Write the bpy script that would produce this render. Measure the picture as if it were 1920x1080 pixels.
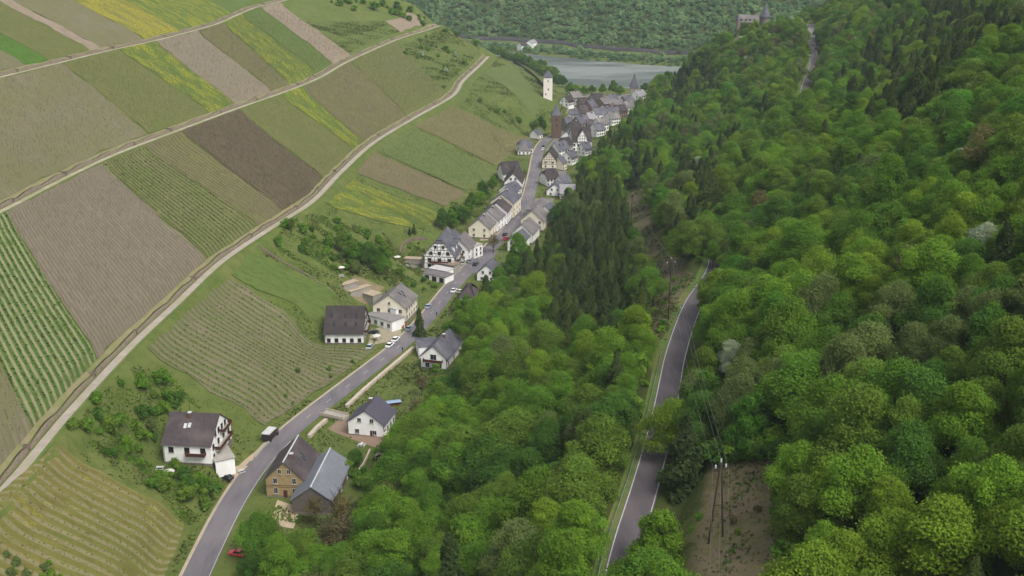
import bpy, bmesh, math, random
import numpy as np
from mathutils import Vector, Matrix

scene = bpy.context.scene
for o in list(bpy.data.objects):
    bpy.data.objects.remove(o)
COL = scene.collection
random.seed(7)
rng = np.random.default_rng(11)

# ------------------------------------------------------------------ camera
CAMZ = 140.0
PITCH = math.radians(18.5)
FPX = 2059.0
cam_d = bpy.data.cameras.new('camera')
cam_d.sensor_width = 36.0
cam_d.lens = 36.0 * FPX / 1920.0
cam_d.clip_start = 1.0
cam_d.clip_end = 6000.0
cam = bpy.data.objects.new('camera', cam_d)
COL.objects.link(cam)
cam.location = (0, 0, CAMZ)
cam.rotation_euler = (math.pi / 2 - PITCH, 0, 0)
scene.camera = cam

# ------------------------------------------------------------------ light: bright overcast
SUN_EL, SUN_AZ = 52.0, 138.0          # azimuth clockwise from +Y: from behind the camera's right shoulder
world = bpy.data.worlds.new('World')
scene.world = world
world.use_nodes = True
wn = world.node_tree.nodes
sky = wn.new('ShaderNodeTexSky')
sky.sky_type = 'NISHITA'
sky.sun_disc = False
sky.sun_elevation = math.radians(SUN_EL)
sky.sun_rotation = math.radians(SUN_AZ)
sky.dust_density = 4.0
sky.air_density = 1.0
sky.ozone_density = 0.6
hsv = wn.new('ShaderNodeHueSaturation')      # a cloud sheet greys the blue of the sky
hsv.inputs['Saturation'].default_value = 0.35
world.node_tree.links.new(sky.outputs[0], hsv.inputs['Color'])
world.node_tree.links.new(hsv.outputs[0], wn['Background'].inputs['Color'])
wn['Background'].inputs['Strength'].default_value = 0.15

sun_d = bpy.data.lights.new('sun', 'SUN')
sun_d.energy = 1.25
sun_d.angle = math.radians(24)
sun_d.color = (1.0, 0.97, 0.92)
sun = bpy.data.objects.new('sun', sun_d)
COL.objects.link(sun)
az, el = math.radians(SUN_AZ), math.radians(SUN_EL)
sdir = Vector((math.sin(az) * math.cos(el), math.cos(az) * math.cos(el), math.sin(el)))
sun.rotation_euler = sdir.to_track_quat('Z', 'Y').to_euler()
sun.location = (200, -100, 600)

scene.view_settings.view_transform = 'Standard'
scene.view_settings.look = 'None'
scene.view_settings.gamma = 1.0
scene.view_settings.exposure = 0.7
scene.cycles.max_bounces = 6
scene.cycles.diffuse_bounces = 3
scene.cycles.glossy_bounces = 2
scene.cycles.transmission_bounces = 2
scene.cycles.transparent_max_bounces = 4
scene.cycles.volume_bounces = 0
scene.cycles.use_denoising = True


# ------------------------------------------------------------------ helpers
def S(r, g, b, k=1.0):
    def f(c):
        c /= 255.0
        return c / 12.92 if c <= 0.04045 else ((c + 0.055) / 1.055) ** 2.4
    return (f(r) * k, f(g) * k, f(b) * k)


def tag(o, label=None, cat=None, group=None, kind=None):
    if label: o['label'] = label
    if cat: o['category'] = cat
    if group: o['group'] = group
    if kind: o['kind'] = kind
    return o


def meshobj(name, verts, faces, material=None, parent=None, smooth=False):
    me = bpy.data.meshes.new(name)
    me.from_pydata([tuple(v) for v in verts], [], faces)
    if material: me.materials.append(material)
    if smooth:
        me.shade_smooth()
    o = bpy.data.objects.new(name, me)
    COL.objects.link(o)
    if parent: o.parent = parent
    return o


def quadmesh(name, V, Q, material):
    """fast numpy mesh of quads"""
    me = bpy.data.meshes.new(name)
    V = np.asarray(V, dtype=np.float32); Q = np.asarray(Q, dtype=np.int32)
    me.vertices.add(len(V)); me.vertices.foreach_set('co', V.ravel())
    n = len(Q); k = Q.shape[1]
    me.loops.add(n * k); me.loops.foreach_set('vertex_index', Q.ravel())
    me.polygons.add(n)
    me.polygons.foreach_set('loop_start', np.arange(0, n * k, k, dtype=np.int32))
    me.polygons.foreach_set('loop_total', np.full(n, k, dtype=np.int32))
    me.update(calc_edges=True)
    if material: me.materials.append(material)
    return me


def link(name, me, parent=None):
    o = bpy.data.objects.new(name, me)
    COL.objects.link(o)
    if parent: o.parent = parent
    return o


def empty(name, loc, rz=0.0):
    o = bpy.data.objects.new(name, None)
    o.empty_display_size = 1.0
    COL.objects.link(o)
    o.location = loc
    o.rotation_euler = (0, 0, rz)
    return o


class MB:
    """collects boxes, bars and faces; build() links them as one mesh object"""
    def __init__(self):
        self.v = []; self.f = []

    def add(self, vs, fs):
        b = len(self.v)
        self.v += [tuple(p) for p in vs]
        self.f += [tuple(i + b for i in q) for q in fs]
        return self

    def box(self, x0, x1, y0, y1, z0, z1):
        return self.add([(x0, y0, z0), (x1, y0, z0), (x1, y1, z0), (x0, y1, z0), (x0, y0, z1), (x1, y0, z1), (x1, y1, z1), (x0, y1, z1)],
                        [(0, 3, 2, 1), (4, 5, 6, 7), (0, 1, 5, 4), (1, 2, 6, 5), (2, 3, 7, 6), (3, 0, 4, 7)])

    def hexa(self, lo, hi):
        """lo, hi: four points each, counter-clockwise"""
        return self.add(list(lo) + list(hi), [(0, 3, 2, 1), (4, 5, 6, 7), (0, 1, 5, 4), (1, 2, 6, 5), (2, 3, 7, 6), (3, 0, 4, 7)])

    def bar(self, a, b, w, h=None):
        a = Vector(a); b = Vector(b); h = h or w
        d = (b - a).normalized()
        up = Vector((0, 0, 1)) if abs(d.z) < 0.95 else Vector((0, 1, 0))
        s = d.cross(up).normalized() * w / 2
        u = s.cross(d).normalized() * h / 2
        lo = [a - s - u, a + s - u, a + s + u, a - s + u]
        hi = [b - s - u, b + s - u, b + s + u, b - s + u]
        return self.hexa(lo, hi)

    def tube(self, pts, rad, n=6):
        b = len(self.v); vs = []; fs = []
        pts = [Vector(p) for p in pts]
        for i, p in enumerate(pts):
            d = (pts[min(i + 1, len(pts) - 1)] - pts[max(i - 1, 0)]).normalized()
            up = Vector((0, 0, 1)) if abs(d.z) < 0.9 else Vector((1, 0, 0))
            s = d.cross(up).normalized(); u = s.cross(d)
            r = rad[i] if hasattr(rad, '__len__') else rad
            for k in range(n):
                a = 2 * math.pi * k / n
                vs.append(p + s * math.cos(a) * r + u * math.sin(a) * r)
        for i in range(len(pts) - 1):
            for k in range(n):
                fs.append((i * n + k, i * n + (k + 1) % n, (i + 1) * n + (k + 1) % n, (i + 1) * n + k))
        fs.append(tuple(range(n - 1, -1, -1)))
        fs.append(tuple((len(pts) - 1) * n + k for k in range(n)))
        return self.add(vs, fs)

    def lathe(self, prof, n=12, cx=0, cy=0):
        vs = []; fs = []
        for r, z in prof:
            for k in range(n):
                a = 2 * math.pi * (k + .5) / n
                vs.append((cx + r * math.cos(a), cy + r * math.sin(a), z))
        for i in range(len(prof) - 1):
            for k in range(n):
                fs.append((i * n + k, i * n + (k + 1) % n, (i + 1) * n + (k + 1) % n, (i + 1) * n + k))
        fs.append(tuple(range(n - 1, -1, -1)))
        fs.append(tuple((len(prof) - 1) * n + k for k in range(n)))
        return self.add(vs, fs)

    def build(self, name, material, parent=None, smooth=False):
        return meshobj(name, self.v, self.f, material, parent, smooth)


# ------------------------------------------------------------------ camera geometry, used to read plan positions off the photograph
SP, CP = math.sin(PITCH), math.cos(PITCH)


def ray(px, py):
    u = (px - 960.0) / FPX; v = (py - 540.0) / FPX
    return np.array([u, CP - v * SP, -SP - v * CP])


def atz(px, py, z):
    d = ray(px, py)
    t = (z - CAMZ) / d[2]
    return np.array([0, 0, CAMZ]) + d * t


def proj(P):
    P = np.atleast_2d(P)
    x, y, z = P[:, 0], P[:, 1], P[:, 2] - CAMZ
    dep = y * CP - z * SP
    up = y * SP + z * CP
    return np.stack([960 + FPX * x / dep, 540 - FPX * up / dep, dep], 1)


def smooth_line(pts, step=3.0):
    """Catmull-Rom through points, resampled evenly"""
    P = np.array(pts, float)
    P = np.vstack([2 * P[0] - P[1], P, 2 * P[-1] - P[-2]])
    out = []
    for i in range(1, len(P) - 2):
        n = max(2, int(np.linalg.norm(P[i + 1] - P[i]) / step * 2))
        for k in range(n):
            t = k / n
            p0, p1, p2, p3 = P[i - 1], P[i], P[i + 1], P[i + 2]
            out.append(0.5 * ((2 * p1) + (-p0 + p2) * t + (2 * p0 - 5 * p1 + 4 * p2 - p3) * t * t + (-p0 + 3 * p1 - 3 * p2 + p3) * t ** 3))
    out.append(P[-2])
    out = np.array(out)
    d = np.r_[0, np.cumsum(np.linalg.norm(np.diff(out, axis=0), axis=1))]
    n = max(2, int(d[-1] / step) + 1)
    s = np.linspace(0, d[-1], n)
    return np.stack([np.interp(s, d, out[:, k]) for k in range(3)], 1)


def normals2d(L):
    T = np.gradient(L[:, :2], axis=0)
    T /= np.linalg.norm(T, axis=1)[:, None]
    return np.stack([-T[:, 1], T[:, 0]], 1)       # left of travel


# ------------------------------------------------------------------ plan: roads and vineyard paths (metres; valley floor is z = 0)
def W(lst):
    return [atz(*p) for p in lst]


VROAD = smooth_line([(-70, 60, 0), (-71, 130, 0), (-71, 190, 0)] + W([(387, 1040, 0), (427, 960, 0), (478, 880, 0), (541, 812, 0), (620, 748, 0), (700, 687, 0), (762, 637, 0), (806, 590, 0), (850, 535, 0), (905, 478, 0), (955, 430, 0), (985, 385, 0), (1000, 335, 0), (1010, 285, 0), (1025, 262, 0), (1050, 250, 0)]))
RROAD = smooth_line([(2, 60, 40), (10, 110, 39.5)] + W([(1163, 1080, 39), (1198, 950, 39), (1232, 830, 39), (1252, 740, 38.6), (1268, 660, 38.3), (1300, 570, 38), (1342, 500, 38)]) +
                    [(72, 372, 38.5), (92, 430, 40), (122, 490, 42)] + W([(1497, 225, 44.5), (1512, 160, 49), (1526, 118, 53), (1521, 80, 59), (1520, 46, 65)]))
PATH1 = smooth_line([(-112, 60, 27), (-110, 140, 26)] + W([(0, 926, 26), (120, 785, 26), (240, 655, 26.5), (330, 570, 27), (420, 487, 28), (520, 420, 29), (585, 378, 30), (640, 322, 30), (700, 268, 30), (775, 222, 31), (848, 180, 34), (868, 152, 35), (900, 122, 36.5), (917, 104, 37)]))
PATH2 = smooth_line([(-176, 60, 54), (-172, 150, 54), (-165, 240, 55)] + W([(0, 397, 56), (110, 340, 56), (215, 290, 56), (330, 246, 56), (440, 205, 56.5), (540, 170, 57), (600, 145, 57), (655, 114, 57), (740, 76, 58), (790, 60, 58.5), (828, 47, 59)]))
PATH3 = smooth_line([(-236, 60, 80), (-230, 180, 80), (-215, 320, 81)] + W([(0, 145, 82), (110, 118, 82), (200, 96, 82), (300, 74, 82.5), (400, 47, 83), (445, 28, 84), (480, 14, 85), (530, 2, 86)]) + [(-155, 880, 88)])

ctrl = []


def cp(*pts):
    for p in pts: ctrl.append(tuple(p))


def along(L, step=12, dz=0.0):
    for p in L[::max(1, int(step / 3))]:
        cp((p[0], p[1], p[2] + dz))


for L in (PATH1, PATH2, PATH3): along(L)
along(VROAD, 18)
along(RROAD, 12)
NR = normals2d(RROAD)
for i in range(0, len(RROAD), 10):
    p, n = RROAD[i], NR[i]
    if p[1] < 660:
        for d, dz in ((30, 15), (70, 39), (120, 66), (190, 98), (290, 128), (420, 150)):
            cp((p[0] - n[0] * d, p[1] - n[1] * d * 0.6, p[2] + dz))
N3 = normals2d(PATH3)
for i in range(0, len(PATH3), 10):
    p, n = PATH3[i], N3[i]
    if p[1] < 800:
        for d, dz in ((40, 17), (100, 40), (190, 62), (330, 80)):
            cp((p[0] + n[0] * d, p[1], p[2] + dz))
# flat valley floor either side of the road
NV = normals2d(VROAD)
for i in range(0, len(VROAD), 7):
    p, n = VROAD[i], NV[i]
    for d, z in (((6, 0.3), (-12, -0.3), (-26, 0.0)) if p[1] < 345 else ((12, 0.4), (-12, -0.3), (-26, 0.0))):
        cp((p[0] + n[0] * d, p[1] + n[1] * d, z))
# planar slope from the lowest path down to the valley floor
for p in PATH1[::8]:
    if p[1] > 690: continue
    q = VROAD[int(np.argmin(np.hypot(VROAD[:, 0] - p[0], VROAD[:, 1] - p[1])))]
    foot = 6.0 if p[1] < 345 else 15.0
    d_ = math.hypot(p[0] - q[0], p[1] - q[1]); e_ = (q[:2] + (p[:2] - q[:2]) * foot / d_)
    for f_ in (.25, .5, .75):
        xy = p[:2] * (1 - f_) + e_ * f_
        cp((xy[0], xy[1], p[2] * (1 - f_) + .4 * f_))
for La, Lb in ((PATH1, PATH2), (PATH2, PATH3)):
    for p in La[::8]:
        q = Lb[int(np.argmin(np.hypot(Lb[:, 0] - p[0], Lb[:, 1] - p[1])))]
        if 70 < p[1] < 800:
            for f_ in (.33, .67):
                v_ = p * (1 - f_) + q * f_; cp(tuple(v_))
# the town and the river plain
cp((40, 720, 0), (60, 760, 0), (20, 740, 1), (60, 820, 0), (80, 860, 0), (95, 900, 0), (70, 900, 0), (60, 930, -1), (110, 940, -1), (130, 985, -3), (80, 985, -3), (50, 990, -3), (45, 860, 2), (30, 770, 4))
# right hill foot behind the houses
cp((25, 520, 2), (40, 600, 3), (50, 660, 3), (75, 740, 3), (105, 830, 5), (122, 890, 8))
# castle spur
cp((186, 862, 61), (172, 868, 54), (150, 868, 38), (205, 858, 64), (186, 890, 50), (186, 830, 50), (226, 862, 66), (262, 880, 80), (310, 880, 104), (380, 860, 128), (290, 800, 105), (250, 740, 88), (330, 760, 124), (420, 780, 145),
   (260, 925, 48), (330, 935, 60), (420, 920, 90), (520, 860, 120), (186, 945, 8), (260, 965, 0), (360, 965, 0), (480, 965, 5), (600, 940, 10), (150, 920, 10))
# vineyard spur: meadow, tower and its steep river side
cp((-56, 885, 61), (-24, 905, 43), (-17, 912, 37), (0, 902, 31), (10, 880, 27), (26, 838, 20), (26, 805, 16.5), (40, 800, 11), (8, 790, 21), (-10, 830, 29), (0, 760, 19), (14, 745, 8), (-75, 900, 74), (-120, 905, 90), (-180, 905, 97), (-260, 905, 108), (-380, 890, 125),
   (-40, 945, 25), (0, 940, 12), (25, 925, 4), (-100, 960, 45), (-200, 970, 60), (-320, 980, 70), (-60, 1000, -1), (0, 985, -2), (-180, 1070, 0), (-320, 1150, 0), (-500, 1180, 0), (-20, 1080, -2), (-60, 1140, -2), (10, 1040, -2), (-20, 1180, -2), (-80, 1230, -2), (10, 1120, -2), (-560, 900, 130))
# far side of the river
FARB = smooth_line([(-900, 1620, -5), (-500, 1480, -5), (-200, 1385, -5), (-19, 1310, -5), (80, 1225, -5), (172, 1164, -5), (300, 1120, -5), (520, 1085, -5), (900, 1060, -5), (1300, 1060, -5)], 10)
NEARB = smooth_line([(-900, 1400, -5), (-500, 1240, -5), (-250, 1330, -5), (-70, 1290, -5), (-12, 1256, -5), (28, 1170, -5), (46, 1075, -5), (60, 1025, -5), (130, 1004, -5), (260, 985, -5), (520, 985, -5), (900, 980, -5), (1300, 980, -5)], 10)
NF = normals2d(FARB)
for i in range(0, len(FARB), 6):
    p, n = FARB[i], NF[i]
    for d, z in ((6, -2.5), (22, 0), (36, 3), (60, 17), (110, 46), (180, 86), (300, 140), (450, 175)):
        cp((p[0] + n[0] * d, p[1] + n[1] * d, z))
    cp((p[0] - n[0] * 25, p[1] - n[1] * 25, -12))
for p in NEARB[::6]:
    cp((p[0], p[1] + 18, -10), (p[0], p[1] - 2, -4))

C = np.array(ctrl)
# drop near-duplicates
keep = []
for i in range(len(C)):
    if not keep or np.min(np.hypot(C[keep, 0] - C[i, 0], C[keep, 1] - C[i, 1])) > 5.0: keep.append(i)
C = C[keep]


def phi(r2): return np.sqrt(r2 + 7.0 ** 2)


A = phi((C[:, None, 0] - C[None, :, 0]) ** 2 + (C[:, None, 1] - C[None, :, 1]) ** 2)
n = len(C)
Mx = np.zeros((n + 3, n + 3)); Mx[:n, :n] = A - np.eye(n) * 0.6
Pm = np.c_[np.ones(n), C[:, 0] / 1000, C[:, 1] / 1000]
Mx[:n, n:] = Pm; Mx[n:, :n] = Pm.T
wts = np.linalg.solve(Mx, np.r_[C[:, 2], 0, 0, 0])

gx = np.unique(np.r_[np.arange(-900, -260, 16), np.arange(-260, 280, 2.0), np.arange(280, 900, 16)])
gy = np.unique(np.r_[np.arange(40, 130, 6), np.arange(130, 960, 2.0), np.arange(960, 1800, 8)])
GX, GY = np.meshgrid(gx, gy)
fx, fy = GX.ravel(), GY.ravel()
GZ = np.empty(len(fx))
for a in range(0, len(fx), 20000):
    sl = slice(a, a + 20000)
    r2 = (fx[sl, None] - C[None, :, 0]) ** 2 + (fy[sl, None] - C[None, :, 1]) ** 2
    GZ[sl] = phi(r2) @ wts[:n] + wts[n] + wts[n + 1] * fx[sl] / 1000 + wts[n + 2] * fy[sl] / 1000
GZ = GZ.reshape(GX.shape)
# gentle natural unevenness
for k in range(10):
    a = rng.uniform(0, 6.28); wl = rng.uniform(18, 70); ph = rng.uniform(0, 6.28)
    GZ += 0.10 * np.sin((GX * math.cos(a) + GY * math.sin(a)) * 6.283 / wl + ph)


def carve(L, flat, blend, drop=0.06):
    """cut a level bench for a road into the slope"""
    best = np.full(GZ.shape, 1e9); bz = np.zeros(GZ.shape)
    for p in L:
        i0, i1 = np.searchsorted(gy, [p[1] - blend - 3, p[1] + blend + 3])
        j0, j1 = np.searchsorted(gx, [p[0] - blend - 3, p[0] + blend + 3])
        if i1 <= i0 or j1 <= j0: continue
        d = np.hypot(GX[i0:i1, j0:j1] - p[0], GY[i0:i1, j0:j1] - p[1])
        m = d < best[i0:i1, j0:j1]
        best[i0:i1, j0:j1][m] = d[m]; bz[i0:i1, j0:j1][m] = p[2]
    t = np.clip((best - flat) / (blend - flat), 0, 1)
    t = t * t * (3 - 2 * t)
    m = best < blend
    GZ[m] = (bz[m] - drop) * (1 - t[m]) + GZ[m] * t[m]


def resz(L, step=1.5): return smooth_line(L[::4], step)


carve(resz(PATH1), 2.6, 6.5); carve(resz(PATH2), 2.6, 6.5); carve(resz(PATH3), 2.6, 6.5)
carve(resz(VROAD), 8, 14); carve(resz(RROAD), 6.0, 12)


def Hs(x, y):
    x = np.asarray(x, float); y = np.asarray(y, float)
    j = np.clip(np.searchsorted(gx, x) - 1, 0, len(gx) - 2)
    i = np.clip(np.searchsorted(gy, y) - 1, 0, len(gy) - 2)
    tx = (x - gx[j]) / (gx[j + 1] - gx[j]); ty = (y - gy[i]) / (gy[i + 1] - gy[i])
    return (GZ[i, j] * (1 - tx) + GZ[i, j + 1] * tx) * (1 - ty) + (GZ[i + 1, j] * (1 - tx) + GZ[i + 1, j + 1] * tx) * ty


def hit(px, py):
    d = ray(px, py)
    t = np.arange(110, 2600, 0.75)
    P = np.array([0, 0, CAMZ])[None] + d[None] * t[:, None]
    below = P[:, 2] < Hs(P[:, 0], P[:, 1])
    k = int(np.argmax(below)) if below.any() else len(t) - 1
    p = P[k].copy(); p[2] = float(Hs(p[0], p[1]))
    return p


# ------------------------------------------------------------------ materials
def nodes_of(name):
    m = bpy.data.materials.new(name); m.use_nodes = True
    nt = m.node_tree
    return m, nt, nt.nodes, nt.links, nt.nodes['Principled BSDF']


def N(nt, t, **kw):
    nd = nt.nodes.new(t)
    for k, v in kw.items(): setattr(nd, k, v)
    return nd


def mixrgb(nt, fac, a, b, mode='MIX'):
    m = nt.nodes.new('ShaderNodeMix'); m.data_type = 'RGBA'; m.blend_type = mode
    for sock, val in ((m.inputs[0], fac), (m.inputs[6], a), (m.inputs[7], b)):
        if hasattr(val, 'is_linked') or hasattr(val, 'node'): nt.links.new(val, sock)
        elif isinstance(val, (int, float)): sock.default_value = val
        else: sock.default_value = (*val[:3], 1)
    return m.outputs[2]


def noise(nt, scale, detail=3, vec=None, rough=0.6):
    nd = nt.nodes.new('ShaderNodeTexNoise')
    nd.inputs['Scale'].default_value = scale; nd.inputs['Detail'].default_value = detail
    nd.inputs['Roughness'].default_value = rough
    if vec is not None: nt.links.new(vec, nd.inputs['Vector'])
    return nd.outputs['Fac']


def ramp(nt, fac, lo, hi):
    nd = nt.nodes.new('ShaderNodeMapRange'); nd.clamp = True
    nd.inputs['From Min'].default_value = lo; nd.inputs['From Max'].default_value = hi
    nt.links.new(fac, nd.inputs['Value'])
    return nd.outputs['Result']


def math_(nt, op, a, b=0.0):
    nd = nt.nodes.new('ShaderNodeMath'); nd.operation = op
    for s, v in ((nd.inputs[0], a), (nd.inputs[1], b)):
        if isinstance(v, (int, float)): s.default_value = v
        else: nt.links.new(v, s)
    return nd.outputs[0]


def worldpos(nt): return nt.nodes.new('ShaderNodeNewGeometry').outputs['Position']


def mapping(nt, vec, scale=(1, 1, 1), loc=(0, 0, 0), rot=(0, 0, 0)):
    nd = nt.nodes.new('ShaderNodeMapping')
    nd.inputs['Scale'].default_value = scale; nd.inputs['Location'].default_value = loc; nd.inputs['Rotation'].default_value = rot
    nt.links.new(vec, nd.inputs['Vector'])
    return nd.outputs[0]


def bump(nt, b, fac, strength, dist=0.1):
    nd = nt.nodes.new('ShaderNodeBump'); nd.inputs['Strength'].default_value = strength; nd.inputs['Distance'].default_value = dist
    nt.links.new(fac, nd.inputs['Height']); nt.links.new(nd.outputs[0], b.inputs['Normal'])


MATS = {}
G = 0.72      # overall albedo of ground and walls, set against the exposure


def mat(name, c1, c2=None, scale=1.5, rough=0.8, c3=None, streak=None, bumps=0.0, spec=0.3):
    """plain surface with real wear: two or three tones mixed by noise"""
    if name in MATS: return MATS[name]
    m, nt, nd, lk, b = nodes_of(name)
    c1 = tuple(x * G for x in c1); c2 = tuple(x * G for x in c2) if c2 else tuple(x * 0.75 for x in c1); c3 = tuple(x * G for x in c3) if c3 else None
    pos = worldpos(nt)
    v = mapping(nt, pos, streak) if streak else pos
    f1 = noise(nt, scale, 4, v)
    col = mixrgb(nt, ramp(nt, f1, 0.35, 0.65), c1, c2)
    f2 = noise(nt, scale * 0.17, 2, pos)
    col = mixrgb(nt, ramp(nt, f2, 0.45, 0.75), col, c3 or tuple(x * 0.88 for x in c1))
    lk.new(col, b.inputs['Base Color'])
    b.inputs['Roughness'].default_value = rough
    b.inputs['Specular IOR Level'].default_value = spec
    if bumps: bump(nt, b, f1, bumps)
    MATS[name] = m
    return m

# ------------------------------------------------------------------ land cover outlines
def inpoly(poly, x, y):
    x = np.asarray(x, float); y = np.asarray(y, float)
    r = np.zeros(x.shape, bool)
    n = len(poly)
    for i in range(n):
        x0, y0 = poly[i]; x1, y1 = poly[(i + 1) % n]
        c = ((y0 > y) != (y1 > y))
        with np.errstate(divide='ignore', invalid='ignore'):
            xi = (x1 - x0) * (y - y0) / (y1 - y0 + 1e-12) + x0
        r ^= c & (x < xi)
    return r


# crown centres of the wood, read off the photograph (ray hits 7 m above the ground)
WOOD = [(560, 1400), (590, 1010), (690, 950), (735, 870), (775, 790), (835, 725), (868, 655), (893, 590), (930, 540), (970, 482), (1030, 440), (1060, 372), (1085, 320), (1125, 272), (1185, 212), (1240, 154), (1272, 124), (1315, 96), (1372, 66), (1440, 44), (1500, 34), (1545, 16), (1560, -30), (1600, -400), (3500, -400), (3500, 1400)]
CUT1 = [(1165, 365), (1205, 345), (1232, 420), (1268, 480), (1305, 520), (1250, 640), (1200, 640), (1225, 540), (1195, 450)]
CUT2 = [(1395, 845), (1290, 905), (1262, 1010), (1262, 1250), (1500, 1250), (1480, 1000), (1475, 850)]


def dist_line(L, x, y):
    x = np.asarray(x, float).ravel(); y = np.asarray(y, float).ravel()
    out = np.full(x.shape, 1e9)
    for p in L: out = np.minimum(out, np.hypot(x - p[0], y - p[1]))
    return out


def pad(px, py, r, dz=0.0, bl=13.0):
    P = hit(px, py)
    d = np.hypot(GX - P[0], GY - P[1])
    t = np.clip((d - r) / bl, 0, 1); t = t * t * (3 - 2 * t)
    m_ = d < r + bl
    GZ[m_] = (P[2] + dz) * (1 - t[m_]) + GZ[m_] * t[m_]


for a_ in ((372, 868, 10), (655, 652, 9), (738, 592, 11), (832, 495, 14), (905, 440, 9), (930, 400, 9), (955, 345, 9), (983, 285, 8), (1003, 252, 5)): pad(*a_)
carve(resz(VROAD), 5.0, 9.0)

# ------------------------------------------------------------------ terrain sheet
m, nt, nd, lk, b = nodes_of('meadow_ground')
pos = worldpos(nt)
f1 = noise(nt, 0.9, 5, pos, 0.7); f2 = noise(nt, 0.05, 3, pos); f3 = noise(nt, 0.22, 4, pos)
col = mixrgb(nt, ramp(nt, f2, 0.35, 0.65), S(98, 116, 54, G * .9), S(114, 122, 66, G * .9))
col = mixrgb(nt, ramp(nt, f3, 0.4, 0.7), col, S(84, 102, 46, G * .9))
col = mixrgb(nt, ramp(nt, f1, 0.45, 0.75), col, S(112, 116, 62, G * .9))
at = N(nt, 'ShaderNodeAttribute', attribute_name='litter')
lit = mixrgb(nt, ramp(nt, f3, 0.35, 0.65), S(82, 88, 44, G * .9), S(68, 80, 36, G * .9))
col = mixrgb(nt, at.outputs['Fac'], col, lit)
at2 = N(nt, 'ShaderNodeAttribute', attribute_name='bare')
bare = mixrgb(nt, ramp(nt, f3, 0.38, 0.66), S(118, 104, 84, G * 1.05), S(104, 100, 66, G * 1.05))
bare = mixrgb(nt, ramp(nt, f1, 0.5, 0.7), bare, S(92, 100, 52, G))
bf = ramp(nt, math_(nt, 'ADD', at2.outputs['Fac'], math_(nt, 'MULTIPLY', math_(nt, 'SUBTRACT', f3, 0.5), 0.9)), 0.35, 0.65)
col = mixrgb(nt, bf, col, bare)
lk.new(col, b.inputs['Base Color']); b.inputs['Roughness'].default_value = 0.95; b.inputs['Specular IOR Level'].default_value = 0.1
bump(nt, b, f1, 0.5, 0.3)
M_MEADOW = m

ny, nx = GZ.shape
V = np.stack([fx, fy, GZ.ravel()], 1)
I, J = np.meshgrid(np.arange(ny - 1), np.arange(nx - 1), indexing='ij')
q = (I * nx + J).ravel()
Q = np.stack([q, q + 1, q + nx + 1, q + nx], 1)
me = quadmesh('terrain', V, Q, M_MEADOW)
PX = proj(np.c_[fx, fy, GZ.ravel() + 7])
litter = inpoly(WOOD, PX[:, 0], PX[:, 1]) & (PX[:, 2] > 1) & (fy < 960)
litter |= (fy > 1180) & (GZ.ravel() > 4.5)
for cut in (CUT1, CUT2): litter &= ~inpoly(cut, PX[:, 0], PX[:, 1])
a = me.attributes.new('litter', 'FLOAT', 'POINT')
a.data.foreach_set('value', litter.astype(np.float32))
bare = np.zeros(len(fx), np.float32)
PX0 = proj(np.c_[fx, fy, GZ.ravel()])
for poly in (CUT1, [(1330, 858), (1480, 858), (1505, 1250), (1255, 1250)]): bare[inpoly(poly, PX0[:, 0], PX0[:, 1]) & (fy < 700)] = 1
bg = bare.reshape(GZ.shape)
for _ in range(2): bg = (bg + np.roll(bg, 1, 0) + np.roll(bg, -1, 0) + np.roll(bg, 1, 1) + np.roll(bg, -1, 1)) / 5
a = me.attributes.new('bare', 'FLOAT', 'POINT')
a.data.foreach_set('value', bg.ravel().astype(np.float32))
me.shade_smooth()
terrain = link('terrain', me)
tag(terrain, 'green valley floor and hillsides of the terrain', 'terrain', kind='structure')


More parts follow.
